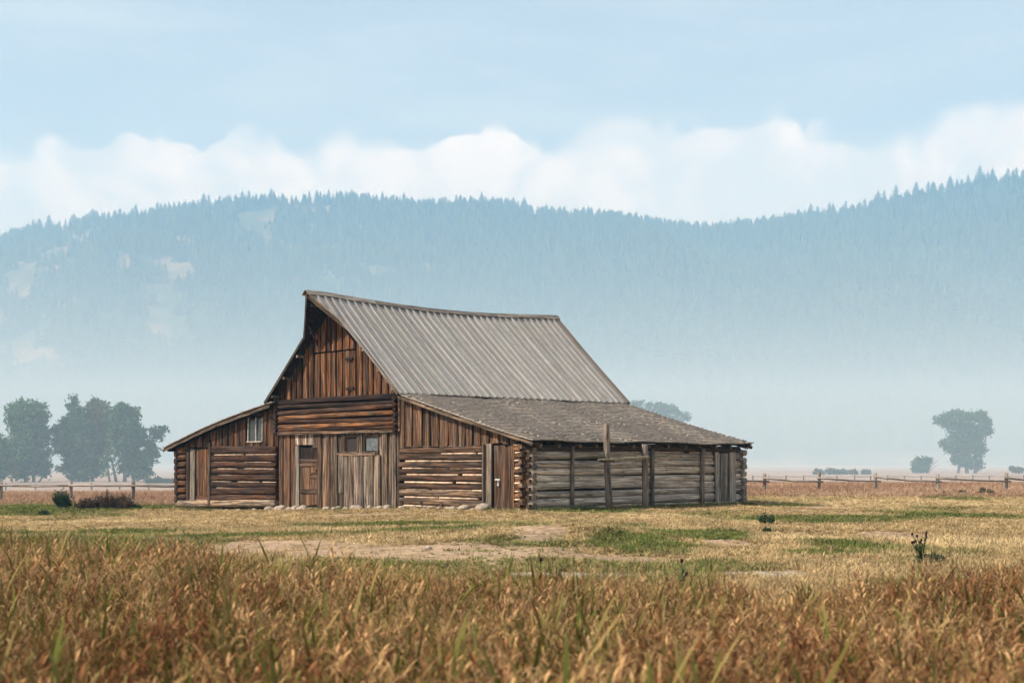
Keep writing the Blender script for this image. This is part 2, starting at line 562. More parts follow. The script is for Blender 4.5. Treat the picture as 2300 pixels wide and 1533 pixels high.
def ground_sheet():
    xs = np.concatenate([-np.geomspace(6000, 34, 46), np.arange(-33, 36, 0.3), np.geomspace(36, 6000, 46)])
    ys = np.concatenate([np.array([-400, -120, -40, -15, -5]), np.arange(0, 62, 0.25), np.arange(62, 120, 1.2), np.geomspace(121, 7000, 60)])
    X, Y = np.meshgrid(xs, ys)
    x, y = X.ravel(), Y.ravel()
    z = ground(x, y)
    nx, ny = len(xs), len(ys)
    idx = np.arange(nx * ny).reshape(ny, nx)
    f = np.stack([idx[:-1, :-1], idx[:-1, 1:], idx[1:, 1:], idx[1:, :-1]], -1).reshape(-1, 4)
    me = bpy.data.meshes.new('ground')
    me.vertices.add(len(x))
    me.vertices.foreach_set('co', np.stack([x, y, z], 1).ravel())
    me.loops.add(f.size)
    me.loops.foreach_set('vertex_index', f.ravel())
    me.polygons.add(len(f))
    me.polygons.foreach_set('loop_start', np.arange(0, f.size, 4))
    me.polygons.foreach_set('use_smooth', np.ones(len(f), bool))
    me.update(calc_edges=True)
    a = me.attributes.new('alb', 'FLOAT_COLOR', 'POINT')
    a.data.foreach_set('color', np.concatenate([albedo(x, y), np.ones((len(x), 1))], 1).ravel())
    return tag(link('ground', me, None, M['ground']), kind='structure')
ground_sheet()

# ------------------------------------------------------------------ mountain
SKYLINE = [(-900, 800), (-500, 660), (-200, 575), (0, 528), (100, 506), (200, 490), (340, 470), (500, 448), (570, 438), (700, 438), (870, 443), (1000, 452), (1100, 456), (1250, 470), (1350, 478), (1500, 500), (1600, 505),
           (1700, 495), (1800, 480), (1950, 462), (2100, 428), (2250, 400), (2300, 402), (2500, 385), (2800, 400), (3200, 450)]
CREST = 2150.0
_sx = np.array([(p[0] - CX) / F_PX * CREST for p in SKYLINE])
_sh = np.array([EYE + (YH - p[1]) / F_PX * CREST - 13.0 for p in SKYLINE])

def mountain(x, y):
    x, y = np.asarray(x, float), np.asarray(y, float)
    Rh = np.interp(x, _sx, _sh) + (fbm(x * 0.012, x * 0, 44, 2) - 0.5) * 8
    base = 930 + 90 * (fbm(x * 0.003, x * 0, 21, 2) - 0.5)
    t = np.clip((y - base) / (CREST - base), 0, 1.0)
    h = Rh * (0.25 * t + 0.75 * t ** 1.3)
    g_ = (fbm(x * 0.006 + y * 0.0015, y * 0.002, 23, 4) - 0.5) * 105 * np.sin(math.pi * np.clip(t, 0, 1))
    back = np.clip((y - CREST) / 700, 0, 1)
    return (h + g_) * (1 - back ** 1.4) - 4 * (1 - sstep(0, 0.04, t))

def mountain_mesh():
    xs, ys = np.linspace(-1900, 1950, 170), np.concatenate([np.linspace(850, 2150, 90), np.linspace(2165, 2850, 22)])
    X, Y = np.meshgrid(xs, ys)
    z = mountain(X.ravel(), Y.ravel())
    nx, ny = len(xs), len(ys)
    idx = np.arange(nx * ny).reshape(ny, nx)
    f = np.stack([idx[:-1, :-1], idx[:-1, 1:], idx[1:, 1:], idx[1:, :-1]], -1).reshape(-1, 4)
    me = mesh_from('mountain', np.stack([X.ravel(), Y.ravel(), z], 1), f, True)
    return tag(link('mountain', me, None, M['mountain']), kind='structure')
mountain_mesh()

# ------------------------------------------------------------------ scattering by geometry nodes (only for masses nobody could count)
def scatter(name, pts_, rots, scl, tcol, protos, label, cat):
    n = len(pts_)
    me = bpy.data.meshes.new(name)
    me.vertices.add(n)
    me.vertices.foreach_set('co', np.asarray(pts_, np.float32).ravel())
    def attr(nm, typ, key, val):
        a = me.attributes.new(nm, typ, 'POINT')
        a.data.foreach_set(key, np.asarray(val).ravel())
    attr('rot', 'FLOAT_VECTOR', 'vector', np.asarray(rots, np.float32))
    attr('scl', 'FLOAT_VECTOR', 'vector', np.asarray(scl, np.float32))
    attr('tcol', 'FLOAT_VECTOR', 'vector', np.asarray(tcol, np.float32))
    attr('pick', 'INT', 'value', RNG.integers(0, len(protos), n).astype(np.int32))
    c = bpy.data.collections.new(name + '_kinds')
    for p in protos:
        c.objects.link(p)
    ng = bpy.data.node_groups.new(name, 'GeometryNodeTree')
    ng.interface.new_socket('Geometry', in_out='INPUT', socket_type='NodeSocketGeometry')
    ng.interface.new_socket('Geometry', in_out='OUTPUT', socket_type='NodeSocketGeometry')
    N, L = ng.nodes, ng.links
    gi, go = N.new('NodeGroupInput'), N.new('NodeGroupOutput')
    ci = N.new('GeometryNodeCollectionInfo')
    ci.inputs['Collection'].default_value = c
    ci.inputs['Separate Children'].default_value = True
    ci.inputs['Reset Children'].default_value = True
    ip = N.new('GeometryNodeInstanceOnPoints')
    ip.inputs['Pick Instance'].default_value = True
    def named(nm, typ):
        q = N.new('GeometryNodeInputNamedAttribute')
        q.data_type = typ
        q.inputs[0].default_value = nm
        return q.outputs[0]
    L.new(gi.outputs[0], ip.inputs['Points'])
    L.new(ci.outputs[0], ip.inputs['Instance'])
    L.new(named('pick', 'INT'), ip.inputs['Instance Index'])
    L.new(named('rot', 'FLOAT_VECTOR'), ip.inputs['Rotation'])
    L.new(named('scl', 'FLOAT_VECTOR'), ip.inputs['Scale'])
    L.new(ip.outputs[0], go.inputs[0])
    o = link(name, me)
    md = o.modifiers.new('scatter', 'NODES')
    md.node_group = ng
    return tag(o, label, cat, kind='stuff')

def proto(name, me, mats):
    for m in (mats if isinstance(mats, (list, tuple)) else [mats]):
        me.materials.append(m)
    return bpy.data.objects.new(name, me)

# ------------------------------------------------------------------ conifers
def conifer_mesh(seed, slim=1.0):
    """unit-height conifer: tapering trunk and jagged drooping whorls"""
    r = random.Random(seed)
    b = MB()
    b.cur = 1
    b.tube([(0, 0, -0.05), (0, 0, 0.5), (0, 0, 0.97)], [0.022, 0.014, 0.003], 5, False)
    b.cur = 0
    tiers = 11
    for i in range(tiers):
        t = i / (tiers - 1)
        z = 0.06 + 0.9 * t
        rad = (0.33 * slim) * (1 - t) ** 0.6 * r.uniform(0.8, 1.15) + 0.012
        nb = 8 if t < 0.6 else 6
        a0 = r.uniform(0, 6.28)
        for k in range(nb):
            a = a0 + 2 * math.pi * k / nb + r.uniform(-0.25, 0.25)
            L = rad * r.uniform(0.65, 1.2)
            wd = L * 0.42 + 0.01
            ca, sa = math.cos(a), math.sin(a)
            h = len(b.v)
            zz = z + r.uniform(-0.015, 0.015)
            b.v += [Vector((0, 0, zz + 0.055)), Vector((ca * L * 0.6 - sa * wd, sa * L * 0.6 + ca * wd, zz - 0.012)),
                    Vector((ca * L, sa * L, zz - 0.028)), Vector((ca * L * 0.6 + sa * wd, sa * L * 0.6 - ca * wd, zz - 0.012))]
            b.face(h, h + 1, h + 2)
            b.face(h, h + 2, h + 3)
    return b.mesh('conifer')
CON = []
for i, s in enumerate((1.0, 1.2, 0.85, 1.05)):
    me = conifer_mesh(100 + i, s)
    me.materials.append(M['conifer'])
    me.materials.append(M['bark'])
    CON.append(me)

def forest():
    n = 38000
    y = 950 + (CREST + 25 - 950) * RNG.random(n) ** 0.9
    x = (RNG.random(n) * 2 - 1) * (0.40 * y + 110)
    bare = 0.45 * fbm(x * 0.011 + y * 0.004, y * 0.006, 61, 4) + 0.55 * fbm(x * 0.035 + y * 0.01, y * 0.018, 63, 3)
    leftness = sstep(100, -650, x)
    thr = 0.70 - 0.13 * leftness
    keep = (RNG.random(n) > sstep(thr - 0.09, thr + 0.05, bare + RNG.normal(0, 0.02, n))) & (RNG.random(n) > 0.4 * leftness)
    x, y = x[keep], y[keep]
    z = mountain(x, y) - 0.5
    h = RNG.uniform(12, 24, len(x)) * (0.8 + 0.4 * fbm(x * 0.01, y * 0.01, 66, 2))
    rot = np.stack([np.zeros(len(x)), np.zeros(len(x)), RNG.random(len(x)) * 6.28], 1)
    protos = [bpy.data.objects.new('conifer_kind', m) for m in CON]
    scatter('conifer_forest', np.stack([x, y, z], 1), rot, np.stack([h * 0.95, h * 0.95, h], 1), np.zeros((len(x), 3)), protos,
            'dense hazy conifer forest covering the mountain slope', 'forest')
forest()

def skyline_conifers():
    xs = np.linspace(-0.39 * CREST, 0.385 * CREST, 210)
    for i, x in enumerate(xs):
        x = float(x + random.uniform(-3, 3))
        y = CREST + random.uniform(-14, 6)
        px = CX + x / y * F_PX
        big = 1.0 + 0.45 * float(sstep(1650, 2100, px))
        h = random.choice([16, 18, 20, 22, 26]) * random.uniform(0.85, 1.15) * big
        if 1400 < px < 1640:
            h *= 0.72
        o = link('conifer', CON[i % 4], None, None, (x, y, float(mountain(np.array([x]), np.array([y]))[0]) - 0.8), (0, 0, random.uniform(0, 6.28)))
        o.scale = (h * 1.05, h * 1.05, h)
        if px < 560:
            tag(o, 'small hazy conifer on the skyline of the mountain\'s left shoulder', 'conifer', 'conifers on the left shoulder skyline')
        elif px < 1400:
            tag(o, 'blue hazy conifer on the skyline above the barn roof', 'conifer', 'conifers on the middle skyline')
        elif px < 1680:
            tag(o, 'tiny hazy conifer in the low saddle of the skyline', 'conifer', 'conifers in the skyline saddle')
        else:
            tag(o, 'tall blue conifer on the rising right-hand skyline ridge', 'conifer', 'conifers on the right skyline ridge')
skyline_conifers()

# ------------------------------------------------------------------ the barn
# local axes: x along the front (0 at the near corner, negative to the left), y back along the side wall, z up
BARN_A = math.atan2(3350, 3100)
barn = link('log_barn', None, None, None, (40.8 * 38 / F_PX, 40.8, 0), (0, 0, -BARN_A))
tag(barn, 'weathered brown log barn with steep grey plank roof and two low lean-tos', 'barn')
rr = random.Random(11)
BROWN, DARKB, ORANGE, GREYB, GREY, LGREY = (0.11, 0.047, 0.021), (0.042, 0.021, 0.013), (0.28, 0.118, 0.042), (0.155, 0.098, 0.06), (0.29, 0.243, 0.195), (0.42, 0.365, 0.31)

def mixc(a, b, f):
    return tuple(p * (1 - f) + q * f for p, q in zip(a, b))

def vary(c, k=0.25):
    f = 1 + rr.uniform(-k, k)
    return tuple(max(0.004, q * f * (1 + rr.uniform(-0.02, 0.02))) for q in c)

def part(name, data=None, parent=barn, mat=None, color=None, loc=None):
    return link(name, data, parent, mat, loc, None, color)

def board_mesh(L, wd, th, cut0=0.0, cut1=0.0, seg=4, wob=0.05, bow=0.006, bulge=0.0):
    """plank: length along x from 0 to L, width y, thickness z, slanted ends, uneven edges; bulge rounds its outer (-z) face like a slab"""
    v, f = [], []
    ph = rr.uniform(0, 6.28)
    for i in range(seg + 1):
        t = i / seg
        wa, wb = wd / 2 * (1 + rr.uniform(-wob, wob)), wd / 2 * (1 + rr.uniform(-wob, wob))
        bz = bow * math.sin(ph + t * 4)
        ring = [(-wa, -th / 2), (wb, -th / 2), (wb, th / 2), (-wa, th / 2)]
        if bulge:
            m = rr.uniform(-0.12, 0.12) * wd
            ring = [(-wa, -th / 2), (m - wa * 0.45, -th / 2 - bulge), (m + wb * 0.4, -th / 2 - bulge * rr.uniform(0.7, 1.0)), (wb, -th / 2), (wb, th / 2), (-wa, th / 2)]
        n = len(ring)
        for (y, z) in ring:
            v.append((t * L + (cut0 * y * (1 - t) + cut1 * y * t), y, z + bz))
    for i in range(seg):
        a = i * n
        for k in range(n):
            k2 = (k + 1) % n
            f.append((a + k, a + k2, a + n + k2, a + n + k))
    f += [tuple(reversed(range(n))), tuple(seg * n + k for k in range(n))]
    return mesh_from('board', v, f)

VERT = Matrix(((0, 1, 0), (0, 0, 1), (1, 0, 0)))       # x->up, y->along front, z->back
VERT_SIDE = Matrix(((0, 0, -1), (0, 1, 0), (1, 0, 0)))  # the same on the side wall
HORIZ = Matrix(((1, 0, 0), (0, 0, 1), (0, -1, 0)))     # plank lying along the front, width vertical

def put(o, loc, m3):
    o.matrix_local = Matrix.Translation(loc) @ m3.to_4x4()
    return o

def vboard(parent, x, y, z0, z1, wd, th, color, cut1=0.0, cut0=0.0, side=False, mat='wood', tilt=0.0, name='board', bulge=0.0):
    o = link(name, board_mesh(z1 - z0, wd, th, cut0, cut1, bulge=bulge), parent, M[mat], None, None, color)
    m = VERT_SIDE if side else VERT
    if tilt:
        m = m @ Matrix.Rotation(tilt, 3, 'Z')
    return put(o, (x, y, z0), m)

def hboard(parent, x0, x1, y, z, wd, th, color, mat='wood', drop=0.0, name='board'):
    L = x1 - x0
    o = link(name, board_mesh(L, wd, th, 0, 0, 4), parent, M[mat], None, None, color)
    return put(o, (x0, y, z), Matrix.Rotation(drop, 3, 'Y') @ HORIZ)

def log_mesh(L, ry, rz, sq=3.0, seg_len=0.45, bow=0.02, jit=0.1, taper=0.0):
    seg = max(3, int(L / seg_len))
    n = 12
    v, f = [], []
    ph, ph2 = rr.uniform(0, 6.28), rr.uniform(0, 6.28)
    prof_ = [1 + rr.uniform(-jit, jit) for _ in range(n)]
    for i in range(seg + 1):
        t = i / seg
        x = t * L
        k = 1 + taper * (t - 0.5) + 0.03 * math.sin(ph2 + x * 2.1)
        oy, oz = bow * 0.6 * math.sin(ph + x * 0.7), bow * math.sin(ph2 + x * 0.5)
        for j in range(n):
            a = 2 * math.pi * (j + 0.5) / n
            c, s_ = math.cos(a), math.sin(a)
            q = (abs(c) ** sq + abs(s_) ** sq) ** (-1 / sq)
            q *= prof_[j] * (1 + rr.uniform(-jit, jit) * 0.4) * k
            v.append((x + (rr.uniform(-0.01, 0.01)), oy + ry * c * q, oz + rz * s_ * q))
    for i in range(seg):
        for j in range(n):
            j2 = (j + 1) % n
            f.append((i * n + j, (i + 1) * n + j, (i + 1) * n + j2, i * n + j2))
    f.append(tuple(range(n)))
    f.append(tuple(seg * n + j for j in reversed(range(n))))
    me = mesh_from('log', v, f)
    me.polygons.foreach_set('use_smooth', [len(p.vertices) == 4 for p in me.polygons])
    return me

def hlog(parent, x0, x1, y, z0, z1, color, ry=0.11, tilt=0.0, side=False, mat='wood', sq=3.6, name='log', over=1.04, bow=0.022):
    L = x1 - x0
    o = link(name, log_mesh(L, ry, (z1 - z0) / 2 * over, sq, bow=bow), parent, M[mat], None, None, color)
    m = Matrix.Rotation(-tilt, 3, 'Y')
    if side:
        return put(o, (y, x0, (z0 + z1) / 2), Matrix.Rotation(R(90), 3, 'Z') @ m)
    return put(o, (x0, y, (z0 + z1) / 2), m)

def vlog(parent, x, y, z0, z1, r, color, mat='grey_wood', name='post', lean=(0, 0), ry=None, sq=3.0):
    o = link(name, log_mesh(z1 - z0, ry or r, r, sq, 0.4), parent, M[mat], None, None, color)
    d = Vector((lean[0], lean[1], 1)).normalized()
    q = Vector((1, 0, 0)).rotation_difference(d)
    return put(o, (x, y, z0), q.to_matrix())

def sheet_solid(fn, us, vs, th, nrm):
    """thick curved sheet from fn(u, v); nrm points to the outside"""
    nrm = Vector(nrm)
    v, f = [], []
    nu, nv = len(us), len(vs)
    for lay in (0, 1):
        for b in vs:
            for a in us:
                v.append(Vector(fn(a, b)) - nrm * (th * lay))
    o = nu * nv
    for j in range(nv - 1):
        for i in range(nu - 1):
            q = (j * nu + i, j * nu + i + 1, (j + 1) * nu + i + 1, (j + 1) * nu + i)
            f.append(q)
            f.append(tuple(o + k for k in reversed(q)))
    for i in range(nu - 1):
        f.append((i + 1, i, o + i, o + i + 1))
        a = (nv - 1) * nu
        f.append((a + i, a + i + 1, o + a + i + 1, o + a + i))
    for j in range(nv - 1):
        f.append((j * nu, (j + 1) * nu, o + (j + 1) * nu, o + j * nu))
        a = nu - 1
        f.append(((j + 1) * nu + a, j * nu + a, o + j * nu + a, o + (j + 1) * nu + a))
    return v, f

# --- dimensions
XC0, XC1, XL = -6.12, -13.3, -20.75           # middle section right and left, far left corner
DEP = 10.0
RX, RZ = -9.7, 7.24                           # ridge
ERX, ERZ = -5.75, 3.68                        # right eave of the steep roof
ELX, ELZ = -13.75, 3.62
RT_SL = (RZ - ERZ) / (ERX - RX)

def roof_z_main(x):
    return RZ - RT_SL * (x - RX) if x > RX else RZ - (RZ - ELZ) / (RX - ELX) * (RX - x)
SE_X, SE_Z, ST_X, ST_Z = 0.45, 2.06, -5.95, 3.66

def roof_z_right(x):
    return SE_Z + (ST_Z - SE_Z) * (SE_X - x) / (SE_X - ST_X)
LE_X, LE_Z, LT_X, LT_Z = -21.25, 2.03, -13.2, 3.64

def roof_z_left(x):
    t = (x - LE_X) / (LT_X - LE_X)
    return LE_Z + (LT_Z - LE_Z) * t + 0.12 * math.sin(math.pi * min(max(t, 0), 1))

# --- dark inner walls so that no light leaks through the joints
def solid(name, outline, y0, y1, parent=barn):
    n = len(outline)
    v = [(x, y0, z) for x, z in outline] + [(x, y1, z) for x, z in outline]
    f = [tuple(range(n)), tuple(n + i for i in reversed(range(n)))]
    for i in range(n):
        j = (i + 1) % n
        f.append((i, n + i, n + j, j))
    return part(name, mesh_from(name, v, f), parent, M['dark'])

front_r = solid('log_wall', [(XC0 + 0.05, -0.12), (-0.1, -0.12), (-0.1, 1.96), (XC0 + 0.05, 1.96)], 0.09, 0.13)
gable_r = solid('board_wall', [(XC0 + 0.05, 1.97), (-0.1, 1.97), (-0.1, roof_z_right(-0.1) - 0.12), (XC0 + 0.05, roof_z_right(XC0) - 0.12)], 0.09, 0.13)
front_c = solid('board_wall', [(XC1 + 0.05, -0.3), (XC0 - 0.02, -0.3), (XC0 - 0.02, 2.5), (XC1 + 0.05, 2.5)], 0.12, 0.16)
crib_c = solid('log_wall', [(XC1 + 0.05, 2.51), (XC0 - 0.02, 2.51), (XC0 - 0.02, 3.7), (XC1 + 0.05, 3.7)], 0.12, 0.16)
gable_c = solid('board_wall', [(XC1 + 0.1, 3.71), (XC0 - 0.1, 3.71), (RX, RZ - 0.2)], 0.12, 0.16)
front_l = solid('log_wall', [(XL + 0.1, -0.5), (XC1 - 0.02, -0.5), (XC1 - 0.02, 2.06), (XL + 0.1, 1.9)], 0.09, 0.13)
gable_l = solid('board_wall', [(XL + 0.1, 1.95), (XC1 - 0.02, 2.07), (XC1 - 0.02, roof_z_left(XC1) - 0.1), (XL + 0.1, roof_z_left(XL + 0.1) - 0.1)], 0.132, 0.17)
side_w = part('log_wall', MB().box((-0.12, DEP / 2, 0.95), (0.04, DEP - 0.2, 2.1)).mesh('log_wall'), barn, M['dark'])
back_w = part('back_wall', MB().box((XL / 2, DEP - 0.1, 0.7), (-XL - 0.3, 0.08, 2.4)).mesh('back_wall'), barn, M['wood'], DARKB)
back_g = solid('back_gable', [(XC1 + 0.1, 1.9), (XC0 - 0.1, 1.9), (XC0 - 0.1, 3.5), (RX, RZ - 0.3), (XC1 + 0.1, 3.5)], DEP - 0.3, DEP - 0.26)
left_w = part('log_wall', MB().box((XL + 0.12, DEP / 2, 0.7), (0.04, DEP - 0.2, 2.4)).mesh('log_wall'), barn, M['dark'])

# --- right lean-to front: logs, chinking, log ends
TOPS = [1.97, 1.745, 1.51, 1.285, 1.08, 0.83, 0.60, 0.34, 0.06, -0.13]
for i in range(9):
    z1, z0 = TOPS[i], TOPS[i + 1]
    col = mixc(BROWN, GREYB, rr.uniform(0.15, 0.6)) if i < 6 else mixc((0.30, 0.18, 0.10), GREYB, rr.uniform(0.1, 0.5))
    xl = XC0 + rr.uniform(0.02, 0.14)
    hlog(front_r, xl, -1.9 + rr.uniform(-0.02, 0.02), -0.0, z0, z1 - 0.045, vary(col, 0.2), 0.115, tilt=rr.uniform(-0.003, 0.003))
    if i > 0:
        x = xl + rr.uniform(0.0, 0.5)
        while x < -2.0:
            L = min(rr.uniform(1.0, 2.6), -1.92 - x)
            o = hlog(front_r, x, x + L, -0.055 + rr.uniform(-0.01, 0.01), z1 - 0.05, z1 + 0.012, (0.5, 0.38, 0.28), 0.045, mat='chink', name='chinking', sq=2.2, bow=0.006)
            x += L + rr.uniform(0.0, 0.25)
    # short lengths right of the door and the near corner
    hlog(front_r, -0.53, -0.27, 0.0, z0, z1 - 0.045, vary(mixc((0.28, 0.135, 0.065), GREYB, 0.2), 0.2), 0.11)
    hlog(front_r, -0.52, -0.28, -0.05, z1 - 0.05, z1 + 0.012, (0.5, 0.38, 0.28), 0.05, mat='chink', name='chinking', sq=2.2)
    # squared log ends of the corner: front logs showing on the side, side logs showing on the front
    ze = (z0 + z1) / 2
    hh = (z1 - z0)
    o = part('log_end', MB().box((0, 0, 0), (0.16, 0.34, hh * 0.55), None, 0.012).mesh('log_end'), front_r, M['wood'], vary((0.22, 0.122, 0.062), 0.25), (-0.185, -0.02, ze + hh * 0.24))
    o = part('log_end', MB().box((0, 0, 0), (0.30, 0.2, hh * 0.46), None, 0.012).mesh('log_end'), front_r, M['wood'], vary((0.13, 0.07, 0.04), 0.3), (-0.06, 0.02, ze - hh * 0.24))
# round joist ends in the sill
for px in (908, 953, 998, 1042, 1086):
    s_ = (px - CX) / F_PX
    u = (40.8 * 38 / F_PX - s_ * 40.8) / (s_ * math.sin(BARN_A) + math.cos(BARN_A))
    part('joist_end', MB().tube([(0, 0.1, 0), (0, -0.13 + rr.uniform(-0.02, 0.02), 0)], [0.085, 0.08], 9).mesh('joist_end'), front_r, M['wood'], vary((0.17, 0.09, 0.05), 0.3), (-u, 0, 0.13 + rr.uniform(-0.02, 0.02)))
hlog(front_r, XC0 + 0.05, -0.3, 0.02, -0.2, -0.02, (0.36, 0.25, 0.15), 0.14, name='sill_log')

# --- vertical boards
def run_boards(parent, x0, x1, bot, top, y, wmin, wmax, colf, holes=(), th=0.035, alt=0.022, overlap=0.97, bulge=0.022):
    x, k = x0, 0
    while x < x1 - 0.04:
        wd = min(rr.uniform(wmin, wmax), x1 - x)
        if x1 - x - wd < 0.08:
            wd = x1 - x
        xc = x + wd / 2
        spans = [(bot(xc), top(xc))]
        for (ha, hb, za, zb) in holes:
            if ha < xc < hb:
                ns = []
                for a, b in spans:
                    if zb <= a or za >= b:
                        ns.append((a, b))
                        continue
                    if za - a > 0.05:
                        ns.append((a, za + rr.uniform(-0.01, 0.01)))
                    if b - zb > 0.05:
                        ns.append((zb + rr.uniform(-0.01, 0.01), b))
                spans = ns
        for a, b in spans:
            is_top = abs(b - top(xc)) < 1e-6
            cut = ((top(xc + 0.05) - top(xc - 0.05)) / 0.1) if is_top else 0
            lo = a + (rr.uniform(-0.035, 0.02) if abs(a - bot(xc)) < 1e-6 else 0)
            if b - lo > 0.06:
                vboard(parent, xc, y + (alt if k % 2 else -alt) + rr.uniform(-0.006, 0.006), lo, b, wd * overlap, th, colf(xc), cut1=cut, tilt=rr.uniform(-0.006, 0.006), bulge=bulge * rr.uniform(0.5, 1.3))
        x += wd
        k += 1

# right lean-to gable
run_boards(gable_r, XC0 + 0.02, -0.22, lambda x: 1.95 if x < -1.9 else 2.03, lambda x: roof_z_right(x) - 0.075, -0.0, 0.15, 0.28,
           lambda x: vary(mixc(mixc(BROWN, GREYB, 0.6), ORANGE, rr.uniform(0, 0.35)), 0.35))
# middle gable with the hay door slit
HAY = [(-11.05, -8.65, 5.28, 5.34)]
run_boards(gable_c, XC1 + 0.12, XC0 - 0.05, lambda x: 3.72, lambda x: roof_z_main(x) - 0.13, 0.03, 0.13, 0.24,
           lambda x: vary(mixc(ORANGE, BROWN, rr.uniform(0.0, 0.9)), 0.4), holes=HAY, alt=0.028, th=0.035, bulge=0.035)
for (x, z) in ((-8.86, 5.0), (-8.82, 3.98)):
    part('hinge_block', MB().box((x, -0.06, z), (0.42, 0.07, 0.09), None, 0.01).mesh('hinge_block'), gable_c, M['wood'], DARKB)
# middle front
CW = {}
def colc(x):
    t = float(sstep(-12.0, -8.0, x))
    return vary(mixc(mixc(BROWN, ORANGE, rr.uniform(0, 0.5)), mixc(GREYB, (0.25, 0.19, 0.14), rr.uniform(0.1, 0.8)), 0.25 + 0.7 * t), 0.22)
HOLES = [(-12.2, -10.78, -1, 2.6), (-9.27, -8.42, 1.79, 2.36), (-8.13, -7.28, 1.79, 2.36)]
run_boards(front_c, XC1 + 0.06, -12.2, lambda x: -0.27, lambda x: 2.49, 0.0, 0.18, 0.28, colc, alt=0.022)
run_boards(front_c, -10.78, XC0 - 0.06, lambda x: -0.2 + 0.02 * (x + 10), lambda x: 2.49, 0.0, 0.19, 0.31, colc, HOLES[1:], alt=0.022)
# second layer of slabs under the windows
run_boards(front_c, -9.5, -7.1, lambda x: 0.42 if x < -9.2 else -0.16, lambda x: 1.7, -0.055, 0.24, 0.34, lambda x: vary(mixc(GREYB, (0.25, 0.19, 0.14), 0.7), 0.2), alt=0.012, overlap=0.93)
hboard(front_c, -9.55, -7.35, -0.085, 1.735, 0.09, 0.05, vary(GREYB), drop=-0.006)
hboard(crib_c, XC1 + 0.0, XC0 - 0.1, -0.13, 2.50, 0.10, 0.05, vary((0.24, 0.15, 0.09)), drop=0.0)
# short pale boards over the plank door
for i, (xa, xb, c) in enumerate(((-12.19, -11.95, (0.55, 0.45, 0.35)), (-11.95, -11.68, (0.14, 0.08, 0.05)), (-11.68, -11.5, (0.42, 0.31, 0.21)), (-11.5, -11.37, (0.25, 0.16, 0.1)), (-11.37, -11.1, (0.62, 0.52, 0.42)), (-11.1, -10.78, (0.17, 0.105, 0.066)))):
    vboard(front_c, (xa + xb) / 2, -0.02, 2.08 if i < 5 else 1.98, 2.47, (xb - xa) * 1.0, 0.03, c)

def window(parent_name, x0, x1, z0, z1, y, pane_mat, fw, fcol, fmat, mullions=(), bottom=True, top=True):
    wdw = part('window', MB().box(((x0 + x1) / 2, y + 0.07, (z0 + z1) / 2), (x1 - x0, 0.015, z1 - z0)).mesh('window'), barn, M['dark'])
    edges = [x0] + list(mullions) + [x1]
    for a, b in zip(edges[:-1], edges[1:]):
        part('pane', MB().box(((a + b) / 2, y + 0.045, (z0 + z1) / 2), (b - a - fw * 0.5, 0.008, z1 - z0 - fw * 0.5)).mesh('pane'), wdw, M[pane_mat])
    for xm in edges:
        vboard(wdw, xm, y + 0.01, z0 - fw / 2, z1 + fw / 2, fw, 0.05, vary(fcol, 0.15), mat=fmat, name='frame')
    if bottom:
        hboard(wdw, x0 - fw / 2 - 0.02, x1 + fw / 2 + 0.02, y - 0.02, z0 - fw / 2, fw, 0.09, vary(fcol, 0.15), mat=fmat, name='sill')
    if top:
        hboard(wdw, x0 - fw / 2, x1 + fw / 2, y - 0.005, z1 + fw / 2, fw, 0.05, vary(fcol, 0.15), mat=fmat, name='frame')
    return wdw
w1 = window('', -9.2, -8.47, 1.83, 2.32, 0.0, 'dim_opening', 0.07, GREYB, 'wood')
w1['label'] = 'open window, its dim brown interior painted as a dark pane'
w2 = window('', -8.1, -7.32, 1.83, 2.32, 0.0, 'dusty_glass', 0.07, GREYB, 'wood')
w2['label'] = 'small window with dusty grey glass'
w3 = window('', -15.4, -14.42, 2.25, 3.12, 0.0, 'dark_glass', 0.036, (0.7, 0.62, 0.5), 'white_paint', mullions=(-14.86,), top=False)
w3['label'] = 'two-pane window with white painted frame'

# --- plank door in the middle front
d1 = part('door', MB().box((-11.48, 0.075, 0.95), (1.36, 0.02, 2.2)).mesh('door'), barn, M['dark'])
x = -11.98
for i, wd in enumerate((0.31, 0.3, 0.28, 0.27)):
    zt = 1.55
    vboard(d1, x + wd / 2, 0.045, -0.1 + 0.02 * i, zt, wd * 0.97, 0.03, vary(mixc(ORANGE, GREYB, 0.45), 0.2))
    vboard(d1, x + wd / 2, 0.06, zt + 0.02, 1.98, wd * 0.97, 0.025, vary(DARKB, 0.2))  # upper boards coloured dark to paint the dim recess at the door's top
    x += wd
for z, wd in ((1.52, 0.1), (1.37, 0.1), (0.42, 0.15)):
    hboard(d1, -11.98, -10.85, 0.015, z, wd, 0.035, vary(mixc(BROWN, GREYB, 0.5), 0.2), name='rail', drop=-0.01)
hboard(d1, -11.3, -10.85, 0.015, 0.98, 0.22, 0.03, vary(mixc(ORANGE, GREYB, 0.5)), name='rail', drop=-0.06)
hboard(d1, -12.1, -10.7, -0.02, -0.2, 0.09, 0.16, vary(LGREY), name='threshold', mat='grey_wood')
vboard(d1, -12.1, 0.0, -0.2, 2.05, 0.2, 0.05, vary(GREY), mat='grey_wood', name='jamb')
vboard(d1, -10.76, -0.01, -0.2, 2.45, 0.14, 0.05, vary(mixc(BROWN, GREYB, 0.6)), name='jamb')
part('latch', MB().box((-10.93, -0.01, 1.17), (0.07, 0.04, 0.07)).mesh('latch'), d1, M['wood'], ORANGE)

